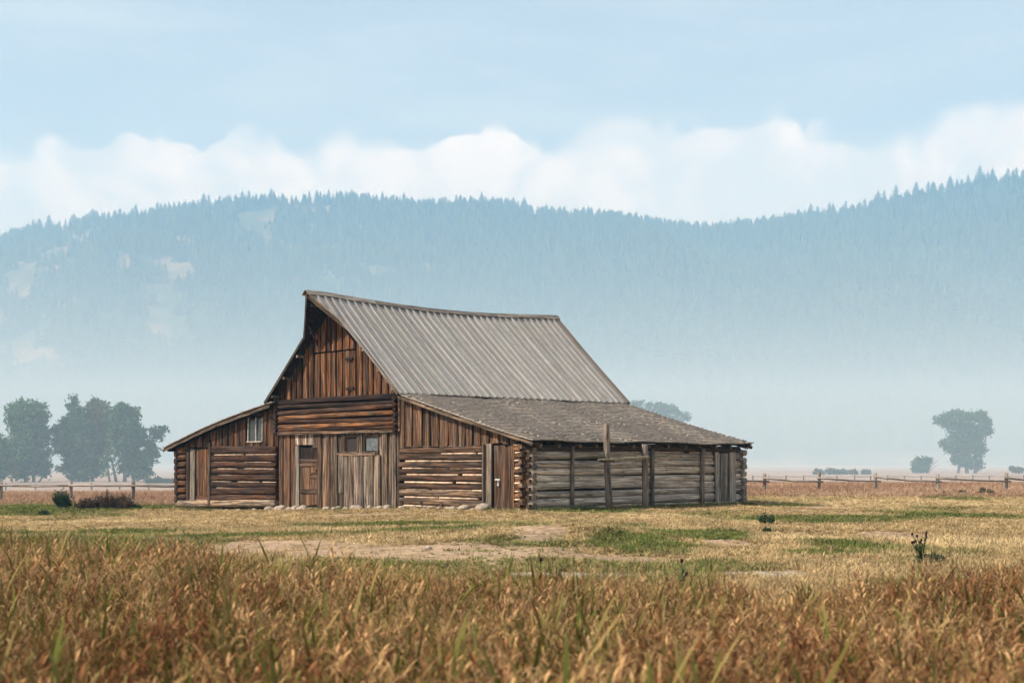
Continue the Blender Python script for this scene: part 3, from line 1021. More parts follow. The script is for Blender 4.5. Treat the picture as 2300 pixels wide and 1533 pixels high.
# --- middle section upper logs with notched ends
zs = [3.72, 3.53, 3.37, 3.19, 3.02, 2.86, 2.70, 2.55]
for i in range(7):
    c = (DARKB, DARKB, BROWN, mixc(BROWN, ORANGE, 0.7), mixc(BROWN, DARKB, 0.4), mixc(BROWN, ORANGE, 0.9), BROWN)[i]
    hlog(crib_c, XC1 + 0.02, XC0 - 0.06, -0.02 + rr.uniform(-0.015, 0.015), zs[i + 1], zs[i] - 0.025, vary(c, 0.15), 0.12, tilt=rr.uniform(-0.006, 0.006), sq=5.0, over=1.1)
    for xe, s_ in ((XC1 + 0.03, 1), (XC0 - 0.1, -1)):
        hlog(crib_c, -0.22, 0.3, xe, zs[i + 1] - 0.09, zs[i] - 0.12, vary(DARKB, 0.3), 0.09, side=True, sq=2.4, name='log_end')
part('corner_board', MB().box((XC1 - 0.09, -0.05, 3.15), (0.05, 0.2, 1.25), None, 0.01).mesh('corner_board'), crib_c, M['wood'], (0.34, 0.22, 0.13))
part('corner_board', MB().box((XC0 + 0.02, -0.06, 3.05), (0.1, 0.1, 1.2), None, 0.01).mesh('corner_board'), crib_c, M['wood'], (0.22, 0.13, 0.08))

# --- right lean-to door
d2 = part('door', MB().box((-1.2, 0.07, 1.02), (1.3, 0.02, 1.98)).mesh('door'), barn, M['dark'])
x = -1.55
for wd in (0.25, 0.26, 0.24, 0.2):
    vboard(d2, x + wd / 2, 0.02, 0.06, 1.97, wd * 0.95, 0.03, vary(mixc(mixc(BROWN, ORANGE, 0.2), GREYB, 0.45), 0.25))
    x += wd
vboard(d2, -1.72, -0.05, -0.02, 2.02, 0.25, 0.05, vary(mixc(GREY, GREYB, 0.5)), mat='grey_wood', name='jamb')
vboard(d2, -1.88, -0.11, -0.05, 2.0, 0.06, 0.1, vary(mixc(GREY, GREYB, 0.5)), mat='grey_wood', name='jamb')
vboard(d2, -0.56, -0.06, -0.05, 2.0, 0.07, 0.12, vary(mixc(ORANGE, GREYB, 0.6)), name='jamb')
hboard(d2, -1.8, -0.5, -0.08, 0.0, 0.1, 0.12, vary(LGREY), mat='grey_wood', name='threshold')
lock = MB().box((-1.3, -0.045, 0.78), (0.07, 0.035, 0.085))
lock.tube([(-1.325, -0.045, 0.82), (-1.325, -0.045, 0.9), (-1.3, -0.045, 0.92), (-1.275, -0.045, 0.9), (-1.275, -0.045, 0.82)], [0.009] * 5, 5)
part('padlock', lock.mesh('padlock'), d2, M['metal'])
part('hasp', MB().box((-1.36, -0.02, 0.93), (0.22, 0.02, 0.05)).mesh('hasp'), d2, M['metal'])

# --- left lean-to front
LT = [2.09, 1.77, 1.48, 1.23, 0.98, 0.74, 0.49, 0.22, -0.03, -0.32]
for i in range(9):
    z1, z0 = LT[i], LT[i + 1]
    c = mixc(BROWN, DARKB, rr.uniform(0.2, 0.8)) if i < 8 else (0.36, 0.24, 0.145)
    xa = -17.95 if i < 8 else XL + 0.25
    hlog(front_l, xa, XC1 - 0.06, 0.0, z0 + 0.01, z1 - 0.03, vary(c, 0.2), 0.115 if i < 8 else 0.15, tilt=0.002 * i, sq=7.0, over=1.07)
    if 0 < i:
        x = xa + rr.uniform(0, 0.8)
        while x < XC1 - 0.5:
            L = min(rr.uniform(0.8, 2.2), XC1 - 0.1 - x)
            hlog(front_l, x, x + L, -0.06, z1 - 0.035, z1 + 0.0, (0.4, 0.28, 0.18), 0.03, mat='chink' if rr.random() < 0.5 else 'wood', name='chinking', sq=2.2, bow=0.004)
            x += L + rr.uniform(0.2, 1.0)
    if i < 8:
        hlog(front_l, XL + 0.02 + rr.uniform(-0.05, 0.05), -19.9, 0.0, z0 + 0.02, z1 - 0.02, vary(mixc(BROWN, ORANGE, 0.25), 0.3), 0.11, tilt=rr.uniform(-0.03, 0.03), over=0.98)
        zc = (z0 + z1) / 2
        hlog(front_l, -0.16, 0.4, XL + 0.12, zc - 0.24, zc, vary(mixc(BROWN, DARKB, 0.5), 0.3), 0.1, side=True, name='log_end')
run_boards(gable_l, XL + 0.3, XC1 - 0.08, lambda x: 2.05, lambda x: roof_z_left(x) - 0.14, 0.0, 0.16, 0.3,
           lambda x: vary(mixc(mixc(BROWN, DARKB, 0.45), ORANGE, rr.uniform(0, 0.45)), 0.35), holes=[(-15.5, -14.35, 2.2, 3.17)], alt=0.02)
d3 = part('door', MB().box((-18.95, 0.075, 0.95), (1.8, 0.02, 2.2)).mesh('door'), barn, M['dark'])
x = -19.25
for wd in (0.23, 0.28, 0.26, 0.25):
    vboard(d3, x + wd / 2, 0.03, 0.14, 1.98, wd * 0.96, 0.03, vary(mixc(BROWN, ORANGE, 0.35), 0.25))
    x += wd
hboard(d3, -19.25, -18.2, 0.02, 0.0, 0.26, 0.04, vary(BROWN), name='rail')
vboard(d3, -19.46, -0.03, -0.2, 2.0, 0.36, 0.05, vary(mixc(GREY, GREYB, 0.4)), mat='grey_wood', name='jamb')
vboard(d3, -19.76, -0.06, -0.25, 2.05, 0.2, 0.06, vary(mixc(BROWN, GREYB, 0.3)), name='jamb')
vboard(d3, -18.05, -0.11, -0.22, 2.22, 0.17, 0.07, vary(GREYB), name='jamb', tilt=0.02)

# --- side wall (grey)
ST = [2.02, 1.79, 1.54, 1.31, 1.08, 0.87, 0.62, 0.40, 0.14, -0.06]
for i in range(9):
    z1, z0 = ST[i], ST[i + 1]
    c = mixc((0.43, 0.355, 0.275), (0.60, 0.515, 0.42), rr.uniform(0.1, 0.9)) if i > 0 else mixc(GREYB, DARKB, 0.6)  # top log coloured dark to paint the eave's shadow
    spans = [(0.02, 8.5), (9.55, DEP + 0.08)] if i > 0 else [(0.02, DEP + 0.05)]
    for k, (a, b) in enumerate(spans):
        hlog(side_w, a, b + (rr.uniform(-0.12, 0.06) if k == 0 else rr.uniform(-0.05, 0.1)), 0.0, z0, z1 - 0.012, vary(c, 0.14), 0.125, side=True, mat='grey_wood', tilt=rr.uniform(-0.0025, 0.0025), bow=0.025, sq=2.5)
    if i in (1, 2, 3, 5, 8):
        x = rr.uniform(2.5, 5.0)
        while x < 8.2:
            L = min(rr.uniform(1.0, 2.5), 8.4 - x)
            hlog(side_w, x, x + L, 0.08, z1 - 0.03, z1 + 0.008, (0.45, 0.38, 0.32), 0.03, side=True, mat='chink', name='chinking', sq=2.2, bow=0.004)
            x += L + rr.uniform(0.3, 1.5)
    # the squared end of each log at the far corner, and the cross-log ends above and below it
    hlog(side_w, -0.15, 0.25, DEP + 0.0, (z0 + z1) / 2 - 0.23, (z0 + z1) / 2 - 0.03, vary(GREY, 0.3), 0.1, mat='grey_wood', name='log_end')
    hlog(side_w, -0.2, 0.17, 0.08, (z0 + z1) / 2 - 0.21, (z0 + z1) / 2 - 0.04, vary(mixc(GREY, GREYB, 0.5), 0.3), 0.08, mat='grey_wood', name='log_end')
hlog(side_w, 0.2, 8.9, 0.06, -0.14, -0.01, vary(LGREY), 0.1, side=True, mat='grey_wood', name='sill_log')
for v_, za, zb, r_ in ((1.62, 0.16, 1.93, 0.06), (5.25, 0.0, 1.9, 0.065), (7.78, 0.1, 1.9, 0.075)):
    vlog(side_w, 0.19, v_, za, zb, r_, vary(mixc(GREY, GREYB, 0.4)), name='post', lean=(0, 0.015))
d4 = part('door', MB().box((-0.02, 9.03, 0.95), (0.02, 1.0, 1.75)).mesh('door'), barn, M['dark'])
for k, v_ in enumerate((8.76, 9.0, 9.24)):
    vboard(d4, 0.06 + 0.015 * (k % 2), v_, 0.1, 1.76, 0.23, 0.03, vary(GREY), side=True, mat='grey_wood')
for v_, wd in ((8.6, 0.13), (9.36, 0.18), (9.52, 0.13)):
    vboard(d4, 0.15, v_, 0.04, 1.8, wd, 0.07, vary(LGREY), side=True, mat='grey_wood', name='jamb', tilt=rr.uniform(-0.015, 0.015))
o = link('threshold', board_mesh(1.3, 0.12, 0.12), d4, M['grey_wood'], None, None, LGREY)
put(o, (0.13, 8.4, 0.06), Matrix.Rotation(R(90), 3, 'Z'))

# --- steep plank roof
DN = Vector((ERX - RX, 0, ERZ - RZ))
LSL = DN.length
DN.normalize()
NR = Vector((-DN.z, 0, DN.x))
HOOD_V, EDGE_V, BACK_V = -1.25, -0.35, 10.68
HOOD_S = 2.0

def sag(s, v):
    k = math.sin(math.pi * min(max((v + 0.6) / 11.0, 0), 1))
    return -0.21 * k * (1 - s / LSL) - 0.05 * math.sin(math.pi * min(s / LSL, 1))

def front_v(s):
    return HOOD_V + (EDGE_V - HOOD_V) * min(s / HOOD_S, 1.0)

def main_pt(s, v, sgn=1, off=0.0):
    d, n = DN, NR
    if sgn < 0:
        d = Vector((ELX - RX, 0, ELZ - RZ)).normalized()
        n = Vector((d.z, 0, -d.x))
    p = Vector((RX, 0, RZ)) + d * s + n * off
    return Vector((p.x, v, p.z + sag(s, v)))

deck_s = [0, 0.5, 1.0, 1.5, 2.0, 3.0, 4.2, LSL - 0.02]
tt = [i / 14 for i in range(15)]
v_, f_ = sheet_solid(lambda t, s: main_pt(s, front_v(s) + 0.02 + t * (BACK_V - 0.03 - front_v(s)), 1, -0.03), tt, deck_s, 0.03, NR)
roof = part('roof', mesh_from('roof', v_, f_), barn, M['wood'], DARKB)
LSL2 = (Vector((ELX - RX, 0, ELZ - RZ))).length
v_, f_ = sheet_solid(lambda t, s: main_pt(s, front_v(s) + t * (BACK_V - front_v(s)), -1, -0.0), tt, [0, 0.5, 1.0, 1.5, 2.0, 3.0, 4.2, LSL2], 0.05, Vector((-0.67, 0, 0.74)))
part('roof_deck', mesh_from('roof_deck', v_, f_), roof, M['wood'], (0.04, 0.025, 0.018))

def roof_strip(v0, v1, s0a, s0b, s1a, s1b, th, off, color, name, mat='roof_wood', seg=8):
    """plank or batten running down the slope between v0 and v1; a/b are its ends on the two edges"""
    vc = (v0 + v1) / 2
    org = main_pt(0, vc, 1, off)
    B = Matrix((DN, Vector((0, 1, 0)), NR)).transposed()
    Bi = B.inverted()
    v, f = [], []
    tw = rr.uniform(-0.006, 0.006)
    for i in range(seg + 1):
        t = i / seg
        for (vv, sa, sb, sg) in ((v0, s0a, s1a, -1), (v1, s0b, s1b, 1)):
            s = sa + (sb - sa) * t
            for dz_ in (0, th):
                p = Bi @ (main_pt(s, vv, 1, off) - org)
                v.append((p.x, p.y, p.z + dz_ + tw * sg))
    for i in range(seg):
        a = i * 4
        b = a + 4
        f += [(a + 1, b + 1, b + 3, a + 3), (a, a + 2, b + 2, b), (a, b, b + 1, a + 1), (a + 2, a + 3, b + 3, b + 2)]
    f += [(0, 1, 3, 2), (seg * 4, seg * 4 + 2, seg * 4 + 3, seg * 4 + 1)]
    o = link(name, mesh_from(name, v, f), roof, M[mat], None, None, color)
    o.matrix_local = Matrix.Translation(org) @ B.to_4x4()
    return o

def s_end(v):
    return LSL if v >= EDGE_V - 1e-6 else max(0.05, HOOD_S * (v - HOOD_V) / (EDGE_V - HOOD_V))
pitch = 0.326
vv = HOOD_V + 0.0
edges = [HOOD_V + 0.02, -0.95, -0.65, EDGE_V]
n = int(round((BACK_V - EDGE_V) / pitch))
edges += [EDGE_V + (BACK_V - EDGE_V) * (i + 1) / n for i in range(n)]
for a, b in zip(edges[:-1], edges[1:]):
    e = rr.uniform(-0.02, 0.03)
    full_ = a >= EDGE_V - 1e-6
    roof_strip(a + 0.006, b - 0.006, 0.02, 0.02, (LSL if full_ else s_end(a)) + e * full_, (LSL if full_ else s_end(b)) + e * full_, 0.025, 0.0, vary((0.36, 0.338, 0.315), 0.08), 'roof_board')
for e in edges[1:-1]:
    wd = rr.uniform(0.08, 0.1)
    sh = rr.uniform(-0.015, 0.015)
    se = s_end(e - wd / 2)
    if se > 0.3:
        roof_strip(e - wd / 2 + sh, e + wd / 2 + sh, 0.03, 0.03, se + 0.02, s_end(e + wd / 2) + 0.02 * (e > EDGE_V), 0.055, 0.025, vary((0.35, 0.325, 0.30), 0.1), 'batten')
roof_strip(BACK_V - 0.14, BACK_V + 0.02, 0.02, 0.02, LSL, LSL, 0.04, 0.026, vary(mixc(GREY, GREYB, 0.3)), 'batten')
# ridge cap in lengths
a = HOOD_V - 0.06
for L in (2.9, 3.2, 2.6, 3.35):
    b = min(a + L, BACK_V + 0.06)
    nseg = 6
    for sgn in (1, -1):
        v, f = [], []
        for i in range(nseg + 1):
            q = a + (b - a) * i / nseg
            for s_, o_ in ((-0.02, 0.075), (0.2, 0.07), (0.2, 0.095), (-0.02, 0.1)):
                v.append(main_pt(s_, q, sgn, o_ + (0.0 if sgn > 0 else -0.005)))
        for i in range(nseg):
            for k in range(4):
                k2 = (k + 1) % 4
                f.append((i * 4 + k, i * 4 + k2, i * 4 + 4 + k2, i * 4 + 4 + k))
        f += [(0, 1, 2, 3), (nseg * 4 + 3, nseg * 4 + 2, nseg * 4 + 1, nseg * 4)]
        me = mesh_from('ridge_cap', v, f)
        org = Vector(v[0])
        me.transform(Matrix.Translation(-org))
        me.transform(Matrix.Rotation(R(-90), 4, 'Z'))
        o = link('ridge_cap', me, roof, M['grey_wood'], None, None, vary(GREY, 0.15))
        put(o, org, Matrix.Rotation(R(90), 3, 'Z'))
    a = b + 0.004
# rake and hood trim
def trim(p0, p1, wd, th, color, parent, mat='wood', name='trim_board', up=(0, 0, 1)):
    p0, p1 = Vector(p0), Vector(p1)
    X = (p1 - p0)
    L = X.length
    X.normalize()
    Z = X.cross(Vector(up)).normalized()
    Y = Z.cross(X)
    o = link(name, board_mesh(L, wd, th, 0, 0, 5), parent, M[mat], None, None, color)
    o.matrix_local = Matrix.Translation(p0) @ Matrix((X, Y, Z)).transposed().to_4x4()
    return o
for sgn, L_ in ((1, LSL), (-1, LSL2)):
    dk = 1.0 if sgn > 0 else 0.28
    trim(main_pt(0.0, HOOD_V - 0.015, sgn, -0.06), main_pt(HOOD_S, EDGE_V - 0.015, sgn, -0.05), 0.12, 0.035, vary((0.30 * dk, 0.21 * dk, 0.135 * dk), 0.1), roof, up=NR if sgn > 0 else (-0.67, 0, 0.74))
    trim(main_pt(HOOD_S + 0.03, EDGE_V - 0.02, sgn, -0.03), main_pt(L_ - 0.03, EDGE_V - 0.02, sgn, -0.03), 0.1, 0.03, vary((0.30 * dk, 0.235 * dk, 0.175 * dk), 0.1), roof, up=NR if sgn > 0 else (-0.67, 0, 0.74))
trim(main_pt(0, BACK_V + 0.03, 1, -0.03), main_pt(LSL, BACK_V + 0.03, 1, -0.03), 0.09, 0.03, vary(GREY), roof, 'grey_wood', up=NR)
# purlin ends below the overhang
for sgn in (1, -1):
    for s_ in (0.35, 1.6, 2.75, 3.9, 4.9):
        p = main_pt(s_, 0, sgn, -0.15)
        part('purlin', MB().tube([(p.x, 0.3, p.z), (p.x, -0.34 if s_ > 1 else -0.95, p.z)], [0.06, 0.05], 8).mesh('purlin'), roof, M['wood'], vary(mixc(GREYB, GREY, 0.5), 0.2))
for s_ in (0.6, 1.3):   # braces under the hood
    for sgn in (1, -1):
        p = main_pt(s_, front_v(s_) + 0.12, sgn, -0.1)
        q = Vector((RX + sgn * 1.1, 0.0, 5.55))
        if s_ > 1:
            part('brace', MB().tube([p, q], [0.045, 0.045], 6).mesh('brace'), roof, M['wood'], vary(BROWN))

# --- shingled lean-to roof on the right
SLN = Vector((SE_X - ST_X, 0, SE_Z - ST_Z))
SL = SLN.length
SLN.normalize()
SNR = Vector((-SLN.z, 0, SLN.x))

def sh_front(s):
    return -0.30 + 0.02 * math.sin(s * 3)

def sh_back(s):
    return 10.5 - 0.3 * s / SL

def sh_pt(s, v, off=0.0):
    wave = 0.02 * math.sin(v * 1.3 + 1) + 0.012 * math.sin(v * 3.1 + s) - 0.035 * math.sin(math.pi * s / SL)
    p = Vector((ST_X, 0, ST_Z)) + SLN * s + SNR * (off + wave)
    return Vector((p.x, v, p.z))
v_, f_ = sheet_solid(lambda t, s: sh_pt(s, sh_front(s) + 0.03 + t * (sh_back(s) - sh_front(s) - 0.06), -0.012), tt, [SL * i / 8 * 0.992 for i in range(9)], 0.045, SNR)
sroof = part('shingle_roof', mesh_from('shingle_roof', v_, f_), barn, M['wood'], DARKB)
SB = Matrix((SLN, Vector((0, 1, 0)), SNR)).transposed()
unit = mesh_from('shingle', [(0, -0.5, -0.002), (0, 0.5, -0.002), (0, 0.5, 0.003), (0, -0.5, 0.003), (1, -0.5, 0), (1, 0.5, 0), (1, 0.5, 1), (1, -0.5, 1)],
                 [(0, 1, 2, 3), (4, 7, 6, 5), (3, 2, 6, 7), (0, 4, 5, 1), (0, 3, 7, 4), (1, 5, 6, 2)])
unit.materials.append(M['shingle'])
SHC = (0.33, 0.283, 0.235)
ncourse = 31
exp = SL / ncourse
rest_v, rest_f, count = [], [], 0
for c in range(ncourse, 0, -1):
    v = sh_front(0)
    s1c = c * exp
    drift = 0.018 * math.sin(c * 1.7)
    while v < sh_back(s1c) - 0.03:
        wd = min(rr.uniform(0.12, 0.3), sh_back(s1c) - v)
        s1 = s1c + rr.uniform(-0.009, 0.009) + 0.022 * math.sin(v * 1.1 + c * 0.6) + (-0.09 if rr.random() < 0.02 else 0)
        if c == ncourse:
            s1 += 0.03
        L = exp * 1.9
        th = rr.uniform(0.042, 0.05)
        lift = rr.uniform(0.008, 0.012)
        vc = v + wd / 2
        p0 = sh_pt(max(s1 - L, 0), vc, 0.003)
        p1 = sh_pt(s1, vc, lift + 0.012)
        X = (p1 - p0)
        Ls = X.length
        X.normalize()
        Y = Vector((0, 1, 0))
        Z = X.cross(Y).normalized()
        mtx = Matrix.Translation(p0) @ Matrix((X, Y, Z)).transposed().to_4x4() @ Matrix.Diagonal((Ls, wd - 0.006, th, 1))
        if count < 300:
            o = link('shingle', unit, sroof, None, None, None, vary(SHC, 0.12))
            o.matrix_local = mtx
            count += 1
        else:
            b = len(rest_v)
            rest_v += [mtx @ q.co for q in unit.vertices]
            rest_f += [tuple(b + i for i in p.vertices) for p in unit.polygons]
        v += wd
rest = part('shingles', mesh_from('shingles', rest_v, rest_f), sroof, M['shingle'], SHC)
rest['kind'] = 'stuff'
trim(sh_pt(0.05, -0.26, -0.075), sh_pt(SL * 0.52, -0.27, -0.075), 0.085, 0.03, vary((0.28, 0.19, 0.12)), sroof, up=SNR)
trim(sh_pt(SL * 0.5, -0.3, -0.07), sh_pt(SL * 1.0 + 0.06, -0.31, -0.07), 0.085, 0.03, vary((0.27, 0.18, 0.115)), sroof, up=SNR)
for i in range(13):
    v = 0.15 + i * 0.82 + rr.uniform(-0.08, 0.08)
    x0, x1 = -1.2, 0.30 + rr.uniform(-0.05, 0.06)
    z0 = roof_z_right(x0) - 0.14
    z1 = roof_z_right(x1) - 0.14
    part('rafter', MB().tube([(x0, v, z0), (x1, v, z1)], [0.06, 0.055], 8).mesh('rafter'), sroof, M['wood'], vary((0.24, 0.165, 0.105), 0.25))
part('rafter', MB().tube([(-0.9, DEP + 0.22, roof_z_right(-0.9) - 0.12), (0.36, DEP + 0.22, roof_z_right(0.36) - 0.12)], [0.06, 0.055], 8).mesh('rafter'), sroof, M['wood'], vary(GREYB))

# --- lean-to roof on the left, seen along its front edge
def ll_pt(t, v, off=0.0):
    x = LT_X + (LE_X - LT_X) * t
    return Vector((x, v, roof_z_left(x) + off))
LNR = Vector((-0.2, 0, 0.98)).normalized()
v_, f_ = sheet_solid(lambda a, b: ll_pt(b, -0.33 + a * (10.6 + 0.33), 0.0), tt, [i / 10 for i in range(11)], 0.05, LNR)
lroof = part('shingle_roof', mesh_from('shingle_roof', v_, f_), barn, M['wood'], DARKB)
lv, lf = [], []
for c in range(40, 0, -1):
    v = -0.36
    while v < 10.55:
        wd = rr.uniform(0.12, 0.26)
        t1 = c / 40 + rr.uniform(-0.003, 0.003) + (0.012 if c == 40 else 0)
        p0, p1 = ll_pt(max(t1 - 0.05, 0), v + wd / 2, 0.004), ll_pt(min(t1, 1.012), v + wd / 2, rr.uniform(0.02, 0.04))
        X = p1 - p0
        Ls = X.length
        X.normalize()
        Y = Vector((0, -1, 0))
        Z = X.cross(Y).normalized()
        mtx = Matrix.Translation(p0) @ Matrix((X, Y, Z)).transposed().to_4x4() @ Matrix.Diagonal((Ls, wd - 0.006, 0.03, 1))
        b = len(lv)
        lv += [mtx @ q.co for q in unit.vertices]
        lf += [tuple(b + i for i in p.vertices) for p in unit.polygons]
        v += wd
o = part('shingles', mesh_from('shingles', lv, lf), lroof, M['shingle'], SHC)
o['kind'] = 'stuff'
for a, b in ((0.02, 0.5), (0.49, 1.0)):
    trim(ll_pt(b, -0.36, -0.10 + 0.0), ll_pt(a, -0.36, -0.10), 0.1, 0.035, vary((0.15, 0.1, 0.064)), lroof, up=LNR)
for k in range(4):
    p = ll_pt(0.97 - k * 0.25, 0, -0.14)
    part('purlin', MB().tube([(p.x, 0.4, p.z), (p.x, -0.28, p.z)], [0.06, 0.055], 7).mesh('purlin'), lroof, M['wood'], vary(DARKB))
# @@NEXT

def barn_to_world(x, y, z):
    return barn.matrix_basis @ Vector((x, y, z))

# ------------------------------------------------------------------ tall posts with a lashed pole beside the side wall
pf = link('post_frame', None, None, None, barn_to_world(0.75, 3.6, 0), (0, 0, -BARN_A))
tag(pf, 'leaning tall grey post and shorter post joined by a pole beside the grey log wall', 'posts')
vlog(pf, 0.0, -0.93, -0.15, 2.62, 0.085, vary(mixc(GREY, GREYB, 0.45)), name='tall_post', lean=(-0.01, -0.03), sq=3.5)
vlog(pf, -0.12, 0.85, -0.15, 2.02, 0.085, vary(mixc(GREY, GREYB, 0.3)), name='short_post', lean=(0.0, -0.012), sq=3.5)
part('pole', MB().tube([(0.12, -1.55, 1.52), (0.1, -0.9, 1.53), (0.06, 0.0, 1.57), (0.02, 0.82, 1.61)], [0.03, 0.05, 0.055, 0.06], 8).mesh('pole'), pf, M['grey_wood'], (0.3, 0.25, 0.15))
part('stake', MB().tube([(0.1, -1.15, 1.75), (0.1, -1.08, 1.3), (0.06, -0.85, -0.1)], [0.025, 0.04, 0.045], 7).mesh('stake'), pf, M['grey_wood'], vary(mixc(GREY, GREYB, 0.5)))
part('wire', MB().tube([(0.11, -1.6, 1.5), (0.16, -1.25, 1.47), (0.18, -1.0, 1.49), (0.13, -0.85, 1.45)], [0.014] * 4, 5).mesh('wire'), pf, M['dark'])

# ------------------------------------------------------------------ fences
def fence(label, posts, d, top_z, rail_spec, r_post=0.085, r_rail=0.05, low=None):
    """posts: list of picture x; each post stands on the ground at depth d"""
    x0 = (posts[0] - CX) / F_PX * d
    f = link('fence', None, None, None, (x0, d, gz(x0, d)))
    tag(f, label, 'fence', 'pole fences behind the barn')
    P = []
    for px in posts:
        x = (px - CX) / F_PX * d
        y = d + random.uniform(-0.25, 0.25)
        g_ = gz(x, y)
        P.append((x, y, g_))
        h = top_z + random.uniform(-0.05, 0.08)
        o = vlog(f, x - x0, y - d, g_ - f.location.z - 0.2, g_ - f.location.z + h, r_post * random.uniform(0.9, 1.1), vary(mixc(LGREY, GREYB, 0.25)), name='post', lean=(random.uniform(-0.03, 0.03), 0), sq=2.6)
    for i in range(len(P) - 1):
        a, b = P[i], P[i + 1]
        za, zb = rail_spec(i)
        p0 = Vector((a[0] - x0 - 0.12, a[1] - d - 0.1, a[2] - f.location.z + za))
        p1 = Vector((b[0] - x0 + 0.2, b[1] - d - 0.1, b[2] - f.location.z + zb))
        m = (p0 + p1) / 2 + Vector((0, 0, -0.04 + random.uniform(-0.03, 0.03)))
        part('rail', MB().tube([p0, p0 * 0.6 + m * 0.4, m, p1 * 0.6 + m * 0.4, p1], [r_rail, r_rail * 1.05, r_rail, r_rail * 0.95, r_rail * 0.85], 7).mesh('rail', True), f, M['grey_wood'], vary(mixc(LGREY, GREYB, 0.2)))
    return f
fence('grey pole fence running across the meadow right of the barn', [1590, 1717, 1840, 1970, 2102, 2261, 2400], 68.0, 0.92, lambda i: (0.70, 0.53) if i != 3 else (0.74, 0.52))
fence('grey pole fence behind the bushes left of the barn', [-160, 0, 160, 300, 445], 66.0, 0.98, lambda i: (0.82, 0.80))
fence('thin far pole fence in the hazy pasture on the right', [1690 + 38 * i for i in range(18)], 145.0, 0.62, lambda i: (0.52, 0.50), 0.07, 0.035)
fence('thin far pole fence in front of the left cottonwoods', [-50 + 64 * i for i in range(8)], 132.0, 0.62, lambda i: (0.52, 0.50), 0.07, 0.035)

# ------------------------------------------------------------------ stones along the barn's foot
def stone_mesh(seed):
    import bmesh
    r = random.Random(seed)
    bm = bmesh.new()
    bmesh.ops.create_icosphere(bm, subdivisions=2, radius=0.5)
    k = [Vector((r.uniform(-1, 1), r.uniform(-1, 1), r.uniform(-1, 1))).normalized() for _ in range(6)]
    a = [r.uniform(-0.12, 0.12) for _ in k]
    for v in bm.verts:
        n_ = v.co.normalized()
        s_ = 1 + sum(q * max(0, n_.dot(p)) ** 2 for q, p in zip(a, k))
        v.co *= s_
    me = bpy.data.meshes.new('stone')
    bm.to_mesh(me)
    bm.free()
    me.polygons.foreach_set('use_smooth', [True] * len(me.polygons))
    me.materials.append(M['stone'])
    return me
STONES = [stone_mesh(i) for i in range(5)]
srnd = random.Random(5)
ORD = ['first', 'second', 'third', 'fourth', 'fifth', 'sixth', 'seventh', 'eighth', 'ninth', 'tenth', 'eleventh', 'twelfth', 'thirteenth', 'fourteenth', 'fifteenth', 'sixteenth']

def stone(x, y, size, label, group=None, flat=0.62):
    p = barn_to_world(x, y, 0)
    o = link('stone', STONES[srnd.randrange(5)], None, None, (p.x, p.y, gz(p.x, p.y) + size * flat * 0.26), (srnd.uniform(-0.2, 0.2), srnd.uniform(-0.2, 0.2), srnd.uniform(0, 6.28)))
    o.scale = (size * srnd.uniform(0.9, 1.35), size * srnd.uniform(0.8, 1.05), size * flat)
    return tag(o, label, 'stone', group)
for i in range(13):
    stone(-13.2 + i * 0.2 + srnd.uniform(-0.08, 0.08), -0.28 - srnd.uniform(0, 0.3), srnd.uniform(0.17, 0.36), ORD[i] + ' rounded stone from the left in the heap below the plank door', 'stones below the plank door', 0.75)
for i in range(16):
    stone(-9.9 + i * 0.235 + srnd.uniform(-0.1, 0.1), -0.26 - srnd.uniform(0, 0.3), srnd.uniform(0.15, 0.32), ORD[i] + ' rounded stone from the left in the row below the two small windows', 'stones below the small windows', 0.7)
for i in range(12):
    stone(-6.0 + i * 0.36 + srnd.uniform(-0.15, 0.15), -0.3 - srnd.uniform(0, 0.35), srnd.uniform(0.12, 0.28), ORD[i] + ' tan stone from the left by the sill log with round pegs', 'stones by the pegged sill log')
for i in range(6):
    stone(-18.6 + i * 0.85 + srnd.uniform(-0.2, 0.2), -0.34 - srnd.uniform(0, 0.2), srnd.uniform(0.12, 0.24), ORD[i] + ' small stone from the left under the dark left lean-to front', 'stones under the left lean-to')
stone(-1.55, -0.45, 0.5, 'largest pale boulder at the foot of the narrow padlocked door', None, 0.6)
stone(-2.35, -0.5, 0.4, 'broad tan boulder just left of the padlocked door', None, 0.55)
for i, (v_, s_) in enumerate(((0.5, 0.16), (0.85, 0.2), (1.1, 0.15))):
    stone(0.42, v_, s_, ORD[i] + ' small pale stone from the corner at the foot of the grey side wall', 'stones at the near end of the side wall')
X_, Y_ = gp(963, 1236)
o = link('stone', STONES[1], None, M['white_paint'], (X_, Y_, gz(X_, Y_) + 0.02), (0, 0, 1))
o.material_slots[0].link = 'OBJECT'
o.material_slots[0].material = M['white_paint']
o.scale = (0.1, 0.08, 0.08)
tag(o, 'small white stone lying on the bare dirt before the barn', 'stone')

